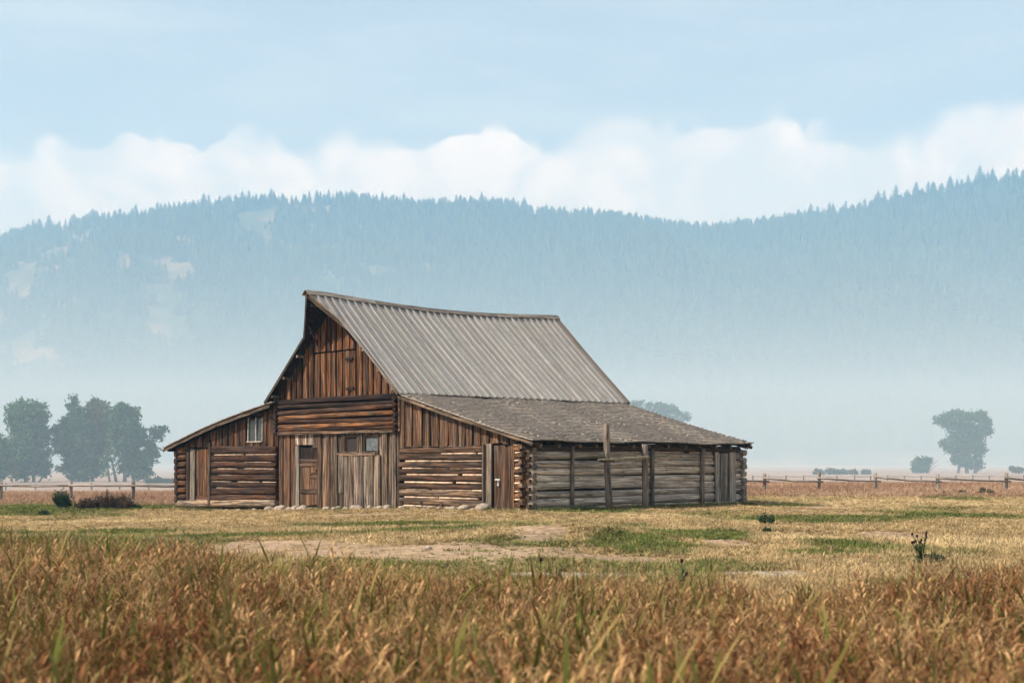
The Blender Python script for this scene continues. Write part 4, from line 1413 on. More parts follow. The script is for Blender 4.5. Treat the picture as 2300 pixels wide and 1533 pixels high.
# ------------------------------------------------------------------ broadleaf trees and shrubs
def leaf_cloud(lobes, n_leaf, leaf, rng, clump=0.16, fill=0.75):
    """leaf-sized faces gathered in clumps spread through ellipsoid lobes [(centre, radii)]"""
    vol = np.array([l[1][0] * l[1][1] * l[1][2] for l in lobes]) ** 0.75
    cnt = (vol / vol.sum() * n_leaf).astype(int) + 20
    P, Q = [], []
    for (c, r), k in zip(lobes, cnt):
        nc = max(6, int(k / 38))
        d = rng.normal(size=(nc, 3))
        d /= np.linalg.norm(d, axis=1)[:, None]
        rad = rng.random(nc) ** 0.42
        cc = np.array(c) + d * rad[:, None] * np.array(r) * (1 + rng.normal(0, 0.1, nc))[:, None]
        pick = rng.integers(0, nc, k)
        sg = clump * float(np.mean(r)) + leaf * 0.8
        P.append(cc[pick] + rng.normal(0, sg, (k, 3)) * np.array([1, 1, 0.75]))
        Q.append(rng.normal(size=(k, 3)))
    P, Q = np.concatenate(P), np.concatenate(Q)
    n_ = len(P)
    Q[:, 2] = np.abs(Q[:, 2]) + 0.3
    Q /= np.linalg.norm(Q, axis=1)[:, None]
    A = np.cross(Q, rng.normal(size=(n_, 3)))
    A /= np.linalg.norm(A, axis=1)[:, None]
    B = np.cross(Q, A)
    s_ = leaf * rng.uniform(0.6, 1.3, n_)[:, None]
    V = np.stack([P - A * s_, P - B * s_ * 0.6, P + A * s_, P + B * s_ * 0.6], 1).reshape(-1, 3)
    me = bpy.data.meshes.new('crown')
    me.vertices.add(len(V))
    me.vertices.foreach_set('co', V.astype(np.float32).ravel())
    me.loops.add(len(V))
    me.loops.foreach_set('vertex_index', np.arange(len(V)))
    me.polygons.add(n_)
    me.polygons.foreach_set('loop_start', np.arange(0, len(V), 4))
    me.update(calc_edges=True)
    return me

def tree(name, label, cat, d, base, lobes_px, n_leaf, leaf, mat, stems, group=None, bark='bark', depth=0.85, clump=0.16):
    k = d / F_PX
    bx = (base[0] - CX) * k
    bz = EYE - (base[1] - YH) * k
    g_ = gz(bx, d)
    rng = np.random.default_rng(int(abs(base[0]) * 13 + base[1]))
    o = link(name, None, None, None, (bx, d, g_))
    tag(o, label, cat, group)
    rel = lambda px, py: ((px - base[0]) * k, (base[1] - py) * k + (bz - g_))
    lobes = []
    for (px, py, rx, ry) in lobes_px:
        x, z = rel(px, py)
        lobes.append(((x, rng.normal(0, 0.35) * rx * k, z), (rx * k, rx * k * depth, ry * k)))
    link('crown', leaf_cloud(lobes, int(n_leaf * 1.15), leaf, rng, clump * 0.85), o, M[mat])
    b = MB()
    for st in stems:
        pts_, r0 = st[:-1], st[-1]
        q = []
        for i, (px, py) in enumerate(pts_):
            x, z = rel(px, py)
            if i == 0:
                z = -0.2
            q.append((x, rng.normal(0, 0.3) * min(i, 1), z))
        b.tube(q, [r0 * (1 - 0.75 * i / max(1, len(q) - 1)) for i in range(len(q))], 7)
    for c, r in lobes:                       # limbs running out into the lobes
        if c[2] > 0.6:
            j = rng.normal(0, 0.2, 3)
            s0 = (c[0] * 0.35, 0, max(0.3, c[2] * 0.45))
            b.tube([s0, ((s0[0] + c[0]) / 2 + j[0], c[1] / 2, (s0[2] + c[2]) / 2 + j[2] * 0.5), (c[0], c[1], c[2] + r[2] * 0.3)], [0.1 * k * 16, 0.06 * k * 16, 0.02 * k * 16], 5)
    link('trunk', b.mesh('trunk', True), o, M[bark])
    return o

D1 = 185.0
tree('cottonwood', 'narrow cottonwood with flat broken top, left of the tree group', 'tree', D1, (62, 1083),
     [(60, 922, 30, 26), (34, 930, 20, 26), (86, 926, 20, 24), (55, 968, 38, 30), (88, 960, 18, 22), (30, 1002, 16, 24), (85, 990, 26, 30), (60, 1022, 38, 26), (95, 1035, 20, 22), (52, 1056, 30, 18), (88, 1060, 18, 14), (133, 1052, 5, 4)], 9000, 0.26, 'cottonwood',
     [((58, 1083), (58, 1040), (62, 980), (60, 920), 0.32), ((75, 1083), (82, 1050), (90, 1000), 0.24), ((85, 1083), (100, 1062), (112, 1030), 0.16)])
tree('cottonwood', 'dark cottonwood cut off by the left picture edge', 'tree', D1 - 8, (-14, 1083), [(-14, 1005, 22, 28), (-4, 1035, 12, 22), (-18, 1050, 22, 22), (-2, 1062, 9, 12)], 4500, 0.26, 'cottonwood', [((-14, 1083), (-14, 1030), 0.28)])
tree('cottonwood', 'small single-stemmed tree between the left-edge and flat-topped cottonwoods', 'tree', D1 - 3, (27, 1083), [(25, 1046, 11, 10), (30, 1056, 8, 6), (18, 1040, 6, 6)], 1100, 0.22, 'cottonwood_gold', [((27, 1083), (26, 1050), 0.14)])
tree('cottonwood', 'tall cottonwood rising to a pointed top in the left group', 'tree', D1 + 2, (187, 1083),
     [(167, 899, 7, 12), (168, 918, 15, 17), (170, 940, 26, 22), (158, 962, 33, 26), (138, 966, 16, 20), (180, 985, 34, 30), (150, 1000, 26, 24), (172, 1028, 28, 24), (160, 1045, 18, 16), (185, 1058, 26, 18)], 9500, 0.26, 'cottonwood',
     [((190, 1083), (186, 1040), (180, 980), (168, 910), 0.3), ((196, 1083), (202, 1040), (208, 1000), 0.24)])
tree('cottonwood', 'cottonwood with yellowing crown between two darker trees', 'tree', D1 + 4, (212, 1083),
     [(222, 912, 22, 15), (210, 908, 12, 12), (226, 938, 24, 22), (215, 960, 22, 22), (232, 962, 18, 18), (216, 1000, 24, 26), (212, 1042, 20, 22)], 6500, 0.26, 'cottonwood_gold',
     [((208, 1083), (212, 1030), (220, 960), 0.26)])
tree('cottonwood', 'broad dark cottonwood with sprays reaching right toward the barn', 'tree', D1, (285, 1083),
     [(263, 922, 15, 15), (288, 922, 20, 14), (303, 930, 13, 14), (280, 950, 30, 22), (300, 968, 26, 22), (262, 972, 18, 24), (285, 1000, 28, 28), (322, 985, 16, 18), (347, 966, 10, 11), (364, 966, 9, 8), (355, 980, 9, 8), (340, 1005, 12, 18), (325, 1030, 18, 24),
      (295, 1040, 32, 28), (315, 1062, 22, 14), (345, 1020, 8, 8), (240, 1040, 8, 22)], 10000, 0.26, 'cottonwood',
     [((247, 1083), (242, 1045), (235, 1010), 0.16), ((262, 1083), (254, 1045), (243, 1010), 0.24), ((280, 1083), (282, 1040), (285, 960), 0.3), ((300, 1083), (305, 1030), (315, 985), 0.26)])
D2 = 290.0
tree('cottonwood', 'hazy treetop showing just right of the steep roof\'s foot', 'tree', D2, (1436, 1062), [(1427, 907, 9, 7), (1438, 905, 7, 6), (1432, 925, 14, 14), (1432, 960, 18, 24), (1432, 1000, 16, 22)], 3000, 0.3, 'cottonwood', [((1436, 1062), (1434, 1000), (1432, 930), 0.4)])
tree('cottonwood', 'spreading hazy treetop sloping along the shingled roof edge', 'tree', D2 + 6, (1492, 1062), [(1462, 912, 10, 8), (1476, 911, 9, 7), (1489, 911, 10, 8), (1482, 922, 16, 11), (1505, 920, 14, 9), (1520, 928, 11, 8), (1537, 935, 10, 8), (1500, 945, 30, 16), (1490, 980, 28, 24)], 6000, 0.28, 'cottonwood',
     [((1492, 1062), (1490, 1000), (1480, 930), 0.45), ((1495, 1062), (1515, 990), (1525, 940), 0.3)])
tree('cottonwood', 'lone dark cottonwood with a notched top in the right pasture', 'tree', 262.0, (2168, 1057),
     [(2113, 944, 11, 9), (2127, 937, 14, 12), (2143, 930, 14, 9), (2162, 938, 18, 12), (2186, 936, 14, 12), (2203, 931, 10, 9), (2214, 945, 10, 13), (2140, 955, 16, 12), (2165, 960, 24, 16), (2205, 962, 18, 16), (2219, 966, 8, 8), (2190, 985, 22, 20), (2145, 982, 18, 15), (2118, 995, 10, 8),
      (2132, 1005, 16, 12), (2160, 1008, 20, 18), (2196, 1012, 12, 20), (2165, 1035, 16, 14), (2145, 1032, 10, 10), (2192, 1040, 10, 12), (2200, 1045, 7, 7)], 11000, 0.3, 'cottonwood',
     [((2152, 1060), (2155, 1020), (2150, 970), 0.3), ((2172, 1060), (2170, 1020), (2165, 960), 0.4), ((2190, 1060), (2192, 1020), (2195, 960), 0.35)])
tree('willow_bush', 'rounded hazy bush with bare dead branches, left of the lone cottonwood', 'bush', 262.0, (2072, 1060), [(2070, 1040, 16, 11), (2066, 1050, 14, 9), (2084, 1036, 9, 7), (2062, 1054, 12, 6)], 3000, 0.26, 'cottonwood', [((2080, 1060), (2092, 1045), (2108, 1034), 0.14), ((2082, 1060), (2096, 1048), (2112, 1042), 0.1), ((2080, 1060), (2086, 1045), (2096, 1036), 0.1)], bark='pale_bark')
for i, (px, py, w_) in enumerate(((1838, 1063, 16), (1868, 1062, 22), (1892, 1062, 18), (1915, 1063, 10), (1945, 1064, 12), (2275, 1056, 9), (2288, 1057, 11))):
    lab = ('low grey-green shrub in the strip far out in the right pasture', 'shrubs in the far right pasture') if i < 5 else ('tiny dark shrub in the far pasture near the right picture edge', 'shrubs near the right edge')
    tree('shrub', lab[0], 'shrub', 235.0, (px, py), [(px, py - 3, w_ * 0.6, 4), (px + w_ * 0.4, py - 2, w_ * 0.4, 3)], 500, 0.2, 'shrub_sage', [((px, py), (px, py - 3), 0.06)], lab[1])
for i, (px, w_, h_) in enumerate(((338, 12, 5), (352, 12, 7), (372, 16, 6), (392, 12, 5))):
    tree('shrub', 'low hazy shrub between the left cottonwoods and the barn', 'shrub', 175.0, (px, 1086), [(px, 1086 - h_, w_ * 0.7, h_), (px + 6, 1086 - h_ * 0.6, w_ * 0.5, h_ * 0.6)], 600, 0.16, 'shrub_sage', [((px, 1086), (px, 1082), 0.05)], 'shrubs between trees and barn')
# shrubs by the left fence
def brush(label, px, d, wid, hgt, seed, name='brush', cat='bush', group='dry brush by the left fence', mat='shrub_brown', nt=120, ls=1.0, lean=0.0):
    """dry shrub: a fan of thin upright twigs set with small leaves"""
    r = random.Random(seed)
    x = (px - CX) / F_PX * d
    o = link(name, None, None, None, (x, d, gz(x, d)))
    tag(o, label, cat, group)
    tw, lv_ = MB(), MB()
    for k in range(nt):
        a = r.uniform(0, 6.28)
        q = r.random() ** 0.6
        bx, by = math.cos(a) * q * wid * 0.3, math.sin(a) * q * wid * 0.2
        tip = Vector((bx + math.cos(a) * q * wid * 0.3 + r.gauss(0, 0.04), by + math.sin(a) * q * wid * 0.2, hgt * r.uniform(0.45, 1.0) * (1 - 0.35 * q)))
        tip.x += lean * tip.z
        mid = Vector((bx, by, 0)) * 0.4 + tip * 0.6 + Vector((r.gauss(0, 0.02), 0, 0.02))
        tw.tube([(bx, by, -0.03), mid, tip], [0.007, 0.005, 0.002], 4, False)
        for j in range(12):
            t = r.uniform(0.3, 1.0)
            p = (Vector((bx, by, 0)) * (1 - t) + tip * t) + Vector((r.gauss(0, 0.02), r.gauss(0, 0.02), r.gauss(0, 0.015)))
            e1 = Vector((r.gauss(0, 1), r.gauss(0, 1), r.gauss(0, 1) + 0.8)).normalized() * r.uniform(0.02, 0.042) * ls
            e2 = e1.cross(Vector((r.gauss(0, 1), r.gauss(0, 1), r.gauss(0, 1)))).normalized() * 0.018 * ls
            h0 = len(lv_.v)
            lv_.v += [p - e1, p - e2, p + e1, p + e2]
            lv_.face(h0, h0 + 1, h0 + 2, h0 + 3)
    link('twigs', tw.mesh('twigs'), o, M['bark'])
    link('leaves', lv_.mesh('leaves'), o, M[mat])
    return o
for i, (px, w_, h_, lab) in enumerate(((190, 0.75, 0.46, 'lowest left clump of dry brown brush by the fence'), (213, 0.7, 0.52, 'dry brown brush clump second from the left'), (240, 0.8, 0.74, 'tallest clump of dry brown brush beside the fence post'), (258, 0.6, 0.5, 'short dry brush filling the gap right of the tallest clump'), (278, 0.75, 0.62, 'dry brown brush clump nearest the barn'))):
    brush(lab, px, 56.0 + 0.15 * (i % 2), w_ * 1.1, h_ * 1.25, 60 + i)
brush('dark green leafy bush leaning left beside the brown brush', 146, 57.0, 0.75, 0.98, 71, 'bush', 'bush', None, 'shrub_green', 130, 1.35, -0.3)
for i, (px, d_, w_, h_, lab) in enumerate(((306, 56.0, 0.4, 0.28, 'small green weed right of the brown brush'), (97, 49.0, 0.4, 0.24, 'green weed tuft in the straw left of the barn'), (1720, 32.6, 0.36, 0.36, 'dark green thistle rosette in the grass off the barn\'s far corner'),
        (2208, 60.5, 0.42, 0.46, 'largest dark weed near the right fence'), (2163, 60.5, 0.3, 0.34, 'mid-sized weed left of the largest one near the fence'), (2226, 60.5, 0.3, 0.3, 'pale green weed right of the largest one near the fence'), (2119, 60.5, 0.2, 0.26, 'smallest round weed near the right fence'),
        (2096, 19.0, 0.2, 0.22, 'stubby dark thistle leaf clump just right of the tall thistle'), (1721, 28.8, 0.1, 0.12, 'tiny dark weed below the thistle rosette'))):
    brush(lab, px, d_, w_, h_, 90 + i, 'weed', 'plant', None, 'shrub_green', 46 if w_ > 0.15 else 16, 0.9 if d_ > 25 else 0.6)

# ------------------------------------------------------------------ thistles
def thistle(label, px, py, h, heads, leafy, d=None, group=None, seed=1):
    r = random.Random(seed)
    d = d or EYE * F_PX / (py - YH)
    x = (px - CX) / F_PX * d
    o = link('thistle', None, None, None, (x, d, gz(x, d)))
    tag(o, label, 'thistle', group)
    b, lf_ = MB(), MB()
    tips = []
    for k in range(heads):
        a = r.uniform(0, 6.28)
        sp = r.uniform(0.12, 0.55) * h if heads > 1 else 0.02
        tip = Vector((math.cos(a) * sp, math.sin(a) * sp, h * r.uniform(0.6, 1.0) if heads > 1 else h))
        mid = Vector((tip.x * 0.35, tip.y * 0.35, tip.z * 0.55))
        b.tube([(0, 0, -0.03), mid, tip], [0.008, 0.006, 0.004], 5)
        tips.append(tip)
        for j in range(leafy):
            t = r.uniform(0.05, 0.85)
            p = mid * (t * 2) if t < 0.5 else mid + (tip - mid) * (t * 2 - 1)
            a2 = r.uniform(0, 6.28)
            L = h * r.uniform(0.16, 0.34) * (1.25 - t)
            dr = Vector((math.cos(a2), math.sin(a2), r.uniform(0.1, 0.7)))
            sd_ = Vector((-math.sin(a2), math.cos(a2), 0))
            h0 = len(lf_.v)
            lf_.v += [p, p + dr * L * 0.35 + sd_ * L * 0.2, p + dr * L * 0.5 + sd_ * L * 0.08, p + dr * L * 0.7 + sd_ * L * 0.16, p + dr * L, p + dr * L * 0.7 - sd_ * L * 0.16, p + dr * L * 0.5 - sd_ * L * 0.08, p + dr * L * 0.35 - sd_ * L * 0.2]
            lf_.face(h0, h0 + 1, h0 + 2, h0 + 6, h0 + 7)
            lf_.face(h0 + 2, h0 + 3, h0 + 4, h0 + 5, h0 + 6)
    link('stem', b.mesh('stem', True), o, M['shrub_green'])
    if leafy:
        link('leaves', lf_.mesh('leaves'), o, M['shrub_green'])
    for t in tips:
        hb = MB()
        s_ = 0.016
        hb.tube([t + Vector((0, 0, -s_)), t + Vector((0, 0, -s_ * 0.4)), t + Vector((0, 0, s_ * 0.5)), t + Vector((0, 0, s_ * 1.5))], [s_ * 0.5, s_, s_ * 0.8, s_ * 1.05], 8)
        link('flower_head', hb.mesh('flower_head', True), o, M['thistle_head'])
    return o
thistle('tall dark thistle with several purple heads at the right of the meadow', 2072, 1275, 0.46, 10, 10, seed=4)
thistle('single purple thistle head above the grass before the barn\'s near corner', 1213, 1300, 0.47, 1, 9, 13.6, seed=6)
thistle('lower-left purple thistle head of the pair above the grass', 1497, 1300, 0.42, 2, 8, 13.4, seed=8)
thistle('upper-right dark thistle head of the pair above the grass', 1536, 1300, 0.47, 1, 9, 13.4, seed=9)

# ------------------------------------------------------------------ grass
def strip(v, f, val, gr, p0, dirv, L, w0, curl, bend_dir, seg, shade, green, rnd):
    """one curved blade as a strip"""
    b = len(v)
    p = Vector(p0)
    d = Vector(dirv).normalized()
    side = d.cross(Vector(bend_dir))
    side = side.normalized() if side.length > 1e-6 else Vector((1, 0, 0))
    tw = rnd.uniform(-0.9, 0.9)
    for i in range(seg + 1):
        t = i / seg
        wd = w0 * (1 - t) ** 0.7 * (0.55 + 0.9 * min(t * 3, 1)) * 0.5
        s_ = Matrix.Rotation(tw * t, 3, d) @ side
        v.append(p - s_ * wd)
        v.append(p + s_ * wd)
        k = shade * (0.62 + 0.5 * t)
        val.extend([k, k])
        gr.extend([green * (1 - 0.25 * t)] * 2)
        d = (Matrix.Rotation(curl / seg, 3, side) @ d).normalized()
        p = p + d * (L / seg)
    for i in range(seg):
        a = b + i * 2
        f.append((a, a + 1, a + 3, a + 2))

def grass_proto(name, seed, plants, h, leaves, leaf_l, leaf_w, greens, spread, heads=True, upright=False):
    r = random.Random(seed)
    v, f, val, gr = [], [], [], []
    for _ in range(plants):
        bx, by = r.gauss(0, spread), r.gauss(0, spread)
        H = h * r.uniform(0.4, 1.15) if leaves else h * r.uniform(0.65, 1.1)
        a = r.uniform(0, 6.28)
        lean = Vector((math.cos(a) * 0.16, math.sin(a) * 0.16, 1)) if not upright else Vector((math.cos(a) * 0.1, math.sin(a) * 0.1, 1))
        g_ = 1.0 if r.random() < greens else 0.0
        sh = r.uniform(0.5, 1.3)
        if leaves:
            strip(v, f, val, gr, (bx, by, -0.02), lean, H, leaf_w * 0.4, r.uniform(0, 0.5), (math.cos(a), math.sin(a), 0), 3, sh * 0.95, g_ * 0.5, r)
            for k in range(2):
                a3 = r.uniform(0, 6.28)
                strip(v, f, val, gr, (bx + r.gauss(0, 0.03), by + r.gauss(0, 0.03), -0.02), (math.cos(a3) * 0.14, math.sin(a3) * 0.14, 1), H * r.uniform(0.8, 1.2), 0.0042, r.uniform(0.0, 0.6), (math.cos(a3), math.sin(a3), 0.01), 3, r.uniform(0.7, 1.3), g_ * 0.3, r)
            for k in range(leaves):
                t = r.uniform(0.25, 1.0)
                p = Vector((bx, by, 0)) + lean.normalized() * H * t
                a2 = r.uniform(0, 6.28)
                if g_:
                    dv = Vector((math.cos(a2) * 0.35, math.sin(a2) * 0.35, 1))
                    strip(v, f, val, gr, p * 0.85, dv, leaf_l * r.uniform(0.9, 1.5), leaf_w * 1.25, r.uniform(0.1, 0.7), (math.cos(a2), math.sin(a2), 0.01), 4, r.uniform(0.8, 1.15), r.uniform(0.55, 1.0), r)
                else:
                    dv = Vector((math.cos(a2) * 0.6, math.sin(a2) * 0.6, 1))
                    strip(v, f, val, gr, p, dv, leaf_l * r.uniform(0.6, 1.2), leaf_w * r.uniform(0.7, 1.2), r.uniform(0.5, 3.0), (math.cos(a2), math.sin(a2), 0.01), 6, sh * r.uniform(0.75, 1.3), 0.0 if r.random() < 0.85 else 0.5, r)
            if heads and r.random() < 0.1 and not g_:
                p = Vector((bx, by, 0)) + lean.normalized() * H * 0.97
                for k in range(5):
                    a2 = r.uniform(0, 6.28)
                    strip(v, f, val, gr, p + Vector((0, 0, 0.02 * k)), (math.cos(a2) * 0.3, math.sin(a2) * 0.3, 1), 0.06, 0.012, 0.6, (math.cos(a2), math.sin(a2), 0), 2, r.uniform(1.2, 1.6), 0, r)
        else:
            for k in range(4):
                a2 = r.uniform(0, 6.28)
                sp = r.uniform(0.15, 0.9)
                strip(v, f, val, gr, (bx, by, -0.01), (math.cos(a2) * sp, math.sin(a2) * sp, 1), H * r.uniform(0.6, 1.15), leaf_w, r.uniform(0.2, 1.1), (math.cos(a2), math.sin(a2), 0.01), 3, r.uniform(0.75, 1.3), g_ * r.uniform(0.3, 0.8), r)
    me = mesh_from(name, v, f)
    for nm, arr in (('bval', val), ('bgreen', gr)):
        me.attributes.new(nm, 'FLOAT', 'POINT').data.foreach_set('value', np.array(arr, np.float32))
    return proto(name, me, M['blade'])

def tall_edge(x):
    """depth to which the tall foreground grass reaches, by lateral angle"""
    s_ = np.asarray(x) * F_PX + CX           # picture column of the direction x/y
    return np.interp(s_, [-300, 0, 200, 330, 480, 700, 1000, 1300, 1600, 1750, 1950, 2100, 2300, 2600], [21, 20, 19.5, 18, 16, 14, 12.9, 12.7, 12.6, 12.0, 12.2, 13.2, 14.2, 15])

def scatter_tall():
    n = 20000
    y = np.sqrt(RNG.random(n) * (21.5 ** 2 - 3.2 ** 2) + 3.2 ** 2)
    x = (RNG.random(n) * 2 - 1) * (0.40 * y + 1.4)
    ed = tall_edge(x / y) + (fbm(x * 0.8, y * 0.8, 141, 3) - 0.5) * 3.4
    keep = RNG.random(n) < (1 - sstep(-2.6, 2.0, y - ed))
    x, y = x[keep], y[keep]
    ed = ed[keep]
    m = len(x)
    z = ground(x, y)
    big = fbm(x * 0.55, y * 0.45, 151, 3)
    hs = (0.6 + 0.85 * big) * (1 - 0.35 * sstep(-2.0, 0.2, y - ed)) * RNG.uniform(0.8, 1.15, m)
    rot = np.stack([RNG.normal(0, 0.08, m), RNG.normal(0, 0.08, m), RNG.random(m) * 6.28], 1)
    t = np.clip(fbm(x * 0.9, y * 0.6, 161, 4) + RNG.normal(0, 0.26, m), 0, 1)[:, None]
    far = sstep(8, 15, y)[:, None]
    t = sstep(0.2, 0.85, t) ** 1.25
    c = np.array([0.17, 0.068, 0.03]) * (1 - t) + np.array([0.56, 0.335, 0.155]) * t
    c = c * (1 - 0.3 * far) + np.array([0.45, 0.28, 0.14]) * 0.3 * far
    gmask = (fbm(x * 0.5, y * 0.35, 171, 3) > 0.5)
    scl = np.stack([hs * 1.0, hs * 1.0, hs], 1)
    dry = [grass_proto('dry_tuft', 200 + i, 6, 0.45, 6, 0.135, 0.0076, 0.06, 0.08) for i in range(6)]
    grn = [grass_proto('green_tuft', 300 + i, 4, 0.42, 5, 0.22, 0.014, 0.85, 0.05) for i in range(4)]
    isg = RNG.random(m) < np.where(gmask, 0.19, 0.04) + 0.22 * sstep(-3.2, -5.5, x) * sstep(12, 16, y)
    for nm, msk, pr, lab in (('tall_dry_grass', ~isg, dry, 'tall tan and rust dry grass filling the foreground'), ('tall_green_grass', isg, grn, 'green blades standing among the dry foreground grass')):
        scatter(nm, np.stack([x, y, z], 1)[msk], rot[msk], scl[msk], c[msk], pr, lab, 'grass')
    st = []
    for i in range(4):
        r = random.Random(700 + i)
        v, f, val, gr = [], [], [], []
        for _ in range(2):
            a = r.uniform(0, 6.28)
            lean = Vector((math.cos(a) * 0.2, math.sin(a) * 0.2, 1)).normalized()
            H = r.uniform(0.5, 0.66)
            b0 = Vector((r.gauss(0, 0.03), r.gauss(0, 0.03), 0))
            strip(v, f, val, gr, b0, lean, H, 0.005, 0.25, (math.cos(a), math.sin(a), 0.01), 5, 1.0, 0, r)
            for k in range(14):
                p = b0 + lean * H * (0.72 + 0.26 * k / 14) + Vector((math.cos(a), math.sin(a), 0)) * 0.02 * k / 14
                a2 = r.uniform(0, 6.28)
                strip(v, f, val, gr, p, (math.cos(a2) * 0.35, math.sin(a2) * 0.35, 1), r.uniform(0.03, 0.055), 0.005, 0.8, (math.cos(a2), math.sin(a2), 0.01), 2, r.uniform(0.8, 1.25), 0, r)
        me = mesh_from('seed_stalk', v, f)
        for nm, arr in (('bval', val), ('bgreen', gr)):
            me.attributes.new(nm, 'FLOAT', 'POINT').data.foreach_set('value', np.array(arr, np.float32))
        st.append(proto('seed_stalk', me, M['blade']))
    pick = RNG.random(m) < 0.075
    k = int(pick.sum())
    scatter('seed_stalks', np.stack([x, y, z], 1)[pick] + RNG.normal(0, 0.05, (k, 3)) * np.array([1, 1, 0]), rot[pick], np.repeat(RNG.uniform(0.75, 1.15, (k, 1)), 3, 1), np.array([0.55, 0.37, 0.19]) * RNG.uniform(0.7, 1.15, (k, 1)), st,
            'pale seed stalks rising above the foreground grass', 'grass')
scatter_tall()

def in_barn(x, y, pad=0.0):
    dx_, dy_ = x - barn.location.x, y - barn.location.y
    a = -BARN_A
    lx, ly = dx_ * math.cos(a) + dy_ * math.sin(a), -dx_ * math.sin(a) + dy_ * math.cos(a)
    return (lx > XL - pad) & (lx < pad + 0.1) & (ly > -0.12 - pad) & (ly < DEP + pad)

def scatter_short():
    n = 130000
    y = np.sqrt(RNG.random(n) * (66.0 ** 2 - 11.0 ** 2) + 11.0 ** 2)
    near = RNG.random(n) < 0.45
    y = np.where(near, np.sqrt(RNG.random(n) * (34.0 ** 2 - 11.0 ** 2) + 11.0 ** 2), y)
    x = (RNG.random(n) * 2 - 1) * (0.40 * y + 2.0)
    gr, di, gv, st = cover(x, y)
    # weeds grow thicker and taller against the barn's foot
    k = 3600
    u_ = RNG.random(k)
    on_front = RNG.random(k) < 0.25
    lx = np.where(on_front, XL + u_ * (-XL), 0.2 + RNG.exponential(0.22, k))
    ly = np.where(on_front, -0.2 - RNG.exponential(0.22, k), u_ * DEP)
    ca, sa = math.cos(-BARN_A), math.sin(-BARN_A)
    wx, wy = barn.location.x + lx * ca - ly * sa, barn.location.y + lx * sa + ly * ca
    patchy = fbm(u_ * 14 + on_front * 50, u_ * 0, 199, 3) > 0.42
    foot = np.concatenate([np.zeros(n, bool), np.ones(k, bool)])
    x, y = np.concatenate([x, wx]), np.concatenate([y, wy])
    gr, di, gv, st = (np.concatenate([q, q2]) for q, q2 in zip((gr, di, gv, st), (np.where(patchy, 0.9, 0.35), np.where(patchy, 0.0, 0.85), np.zeros(k), np.zeros(k))))
    n = n + k
    keep = (RNG.random(n) > np.clip(di * 0.95 + gv * 0.97, 0, 0.985)) & ~in_barn(x, y, 0.05) & (y > tall_edge(x / y) - 1.5)
    x, y, gr, st, di, foot = x[keep], y[keep], gr[keep], st[keep], di[keep], foot[keep]
    m = len(x)
    t = RNG.normal(0, 0.2, m)
    g_ = np.clip(gr + t, 0, 1)[:, None]
    s_ = np.clip(st + t, 0, 1)[:, None]
    v_ = RNG.uniform(0.6, 1.3, (m, 1)) * (0.72 + 0.56 * fbm(x * 1.6, y * 1.1, 187, 3)[:, None])
    c = (np.array([0.48, 0.345, 0.18]) * (1 - s_) + np.array([0.61, 0.455, 0.25]) * s_) * (1 - g_) + np.array([0.155, 0.165, 0.05]) * g_
    lush = RNG.random(m)[:, None] < 0.3
    c = np.where(lush & (g_ > 0.6), c * np.array([0.6, 0.85, 0.6]), c) * v_
    hs = (0.7 + 0.7 * fbm(x * 0.5, y * 0.4, 181, 3)) * RNG.uniform(0.6, 1.35, m) * (1 - 0.45 * np.clip(di, 0, 1)) * np.interp(y, [12, 25, 38, 66], [1.0, 0.8, 0.5, 0.75]) * np.where(foot, 1.5, 1.0) * np.where(RNG.random(m) < 0.07, 1.9, 1.0)
    wide = 1.0 + 0.03 * np.clip(y - 15, 0, 60)
    rot = np.stack([RNG.normal(0, 0.1, m), RNG.normal(0, 0.1, m), RNG.random(m) * 6.28], 1)
    pr = [grass_proto('short_tuft', 400 + i, 5, 0.12, 0, 0, 0.0085, 0.1, 0.06) for i in range(5)]
    scatter('short_grass', np.stack([x, y, ground(x, y)], 1), rot, np.stack([wide, wide, hs], 1), c, pr, 'short green and straw grass covering the barnyard', 'grass')
scatter_short()

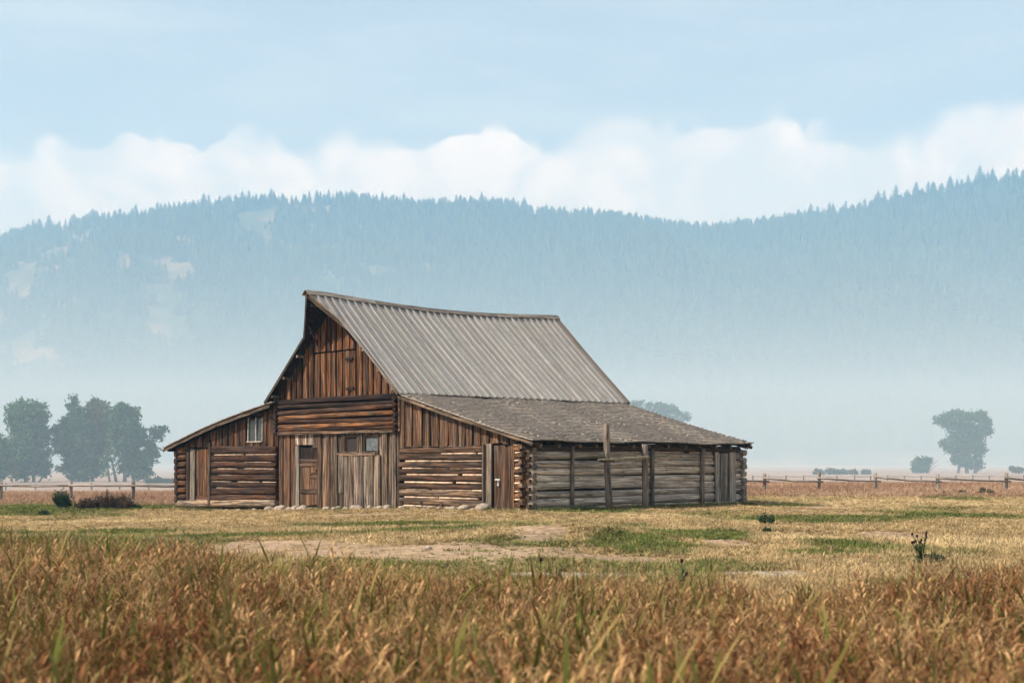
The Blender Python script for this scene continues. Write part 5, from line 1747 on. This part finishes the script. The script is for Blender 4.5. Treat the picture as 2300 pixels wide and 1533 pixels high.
def scatter_fence_grass():
    n = 34000
    y = RNG.uniform(57, 96, n)
    x = (RNG.random(n) * 2 - 1) * (0.40 * y + 3)
    den = sstep(57, 63, y + (fbm(x * 0.15, y * 0.1, 191, 3) - 0.5) * 9)
    keep = (RNG.random(n) < den) & ~in_barn(x, y, 0.3)
    x, y = x[keep], y[keep]
    m = len(x)
    t = np.clip(fbm(x * 0.2, y * 0.12, 193, 4) + RNG.normal(0, 0.15, m), 0, 1)[:, None]
    c = np.array([0.30, 0.165, 0.10]) * (1 - t) + np.array([0.48, 0.33, 0.215]) * t
    hs = RNG.uniform(0.6, 1.25, m) * 0.85
    rot = np.stack([RNG.normal(0, 0.08, m), RNG.normal(0, 0.08, m), RNG.random(m) * 6.28], 1)
    pr = [grass_proto('field_tuft', 500 + i, 7, 0.34, 0, 0, 0.018, 0.04, 0.2) for i in range(4)]
    scatter('field_grass', np.stack([x, y, ground(x, y)], 1), rot, np.stack([hs * 1.1, hs * 1.1, hs], 1), c, pr, 'rusty tall grass along the fence line behind the barn', 'grass')
scatter_fence_grass()

# ------------------------------------------------------------------ haze: thin air everywhere, and the smoke lying over the valley behind the barn
def haze_box(lo, hi, density, color, ab, name='haze', label='pale blue smoke haze filling the valley air'):
    c = [(a + b) / 2 for a, b in zip(lo, hi)]
    s_ = [b - a for a, b in zip(lo, hi)]
    me = MB().box((0, 0, 0), s_).mesh(name)
    t = NT(name)
    pv = t.node('ShaderNodeVolumePrincipled', {'Color': (*color, 1), 'Density': density, 'Anisotropy': 0.0, 'Absorption Color': (ab, ab, ab, 1), 'Density Attribute': ''})
    t.l.new(pv.outputs[0], t.out.inputs['Volume'])
    o = link(name, me, None, t.mat, c)
    return tag(o, label, 'haze', kind='stuff')
haze_box((-2300, -60, -8), (2300, 2990, 560), 0.00037, (0.22, 0.60, 1.0), 0.3)
haze_box((-1500, 82, -6), (1500, 760, 43), 0.0027, (0.62, 0.84, 1.0), 0.4, label='low smoke layer lying over the valley floor behind the barn')
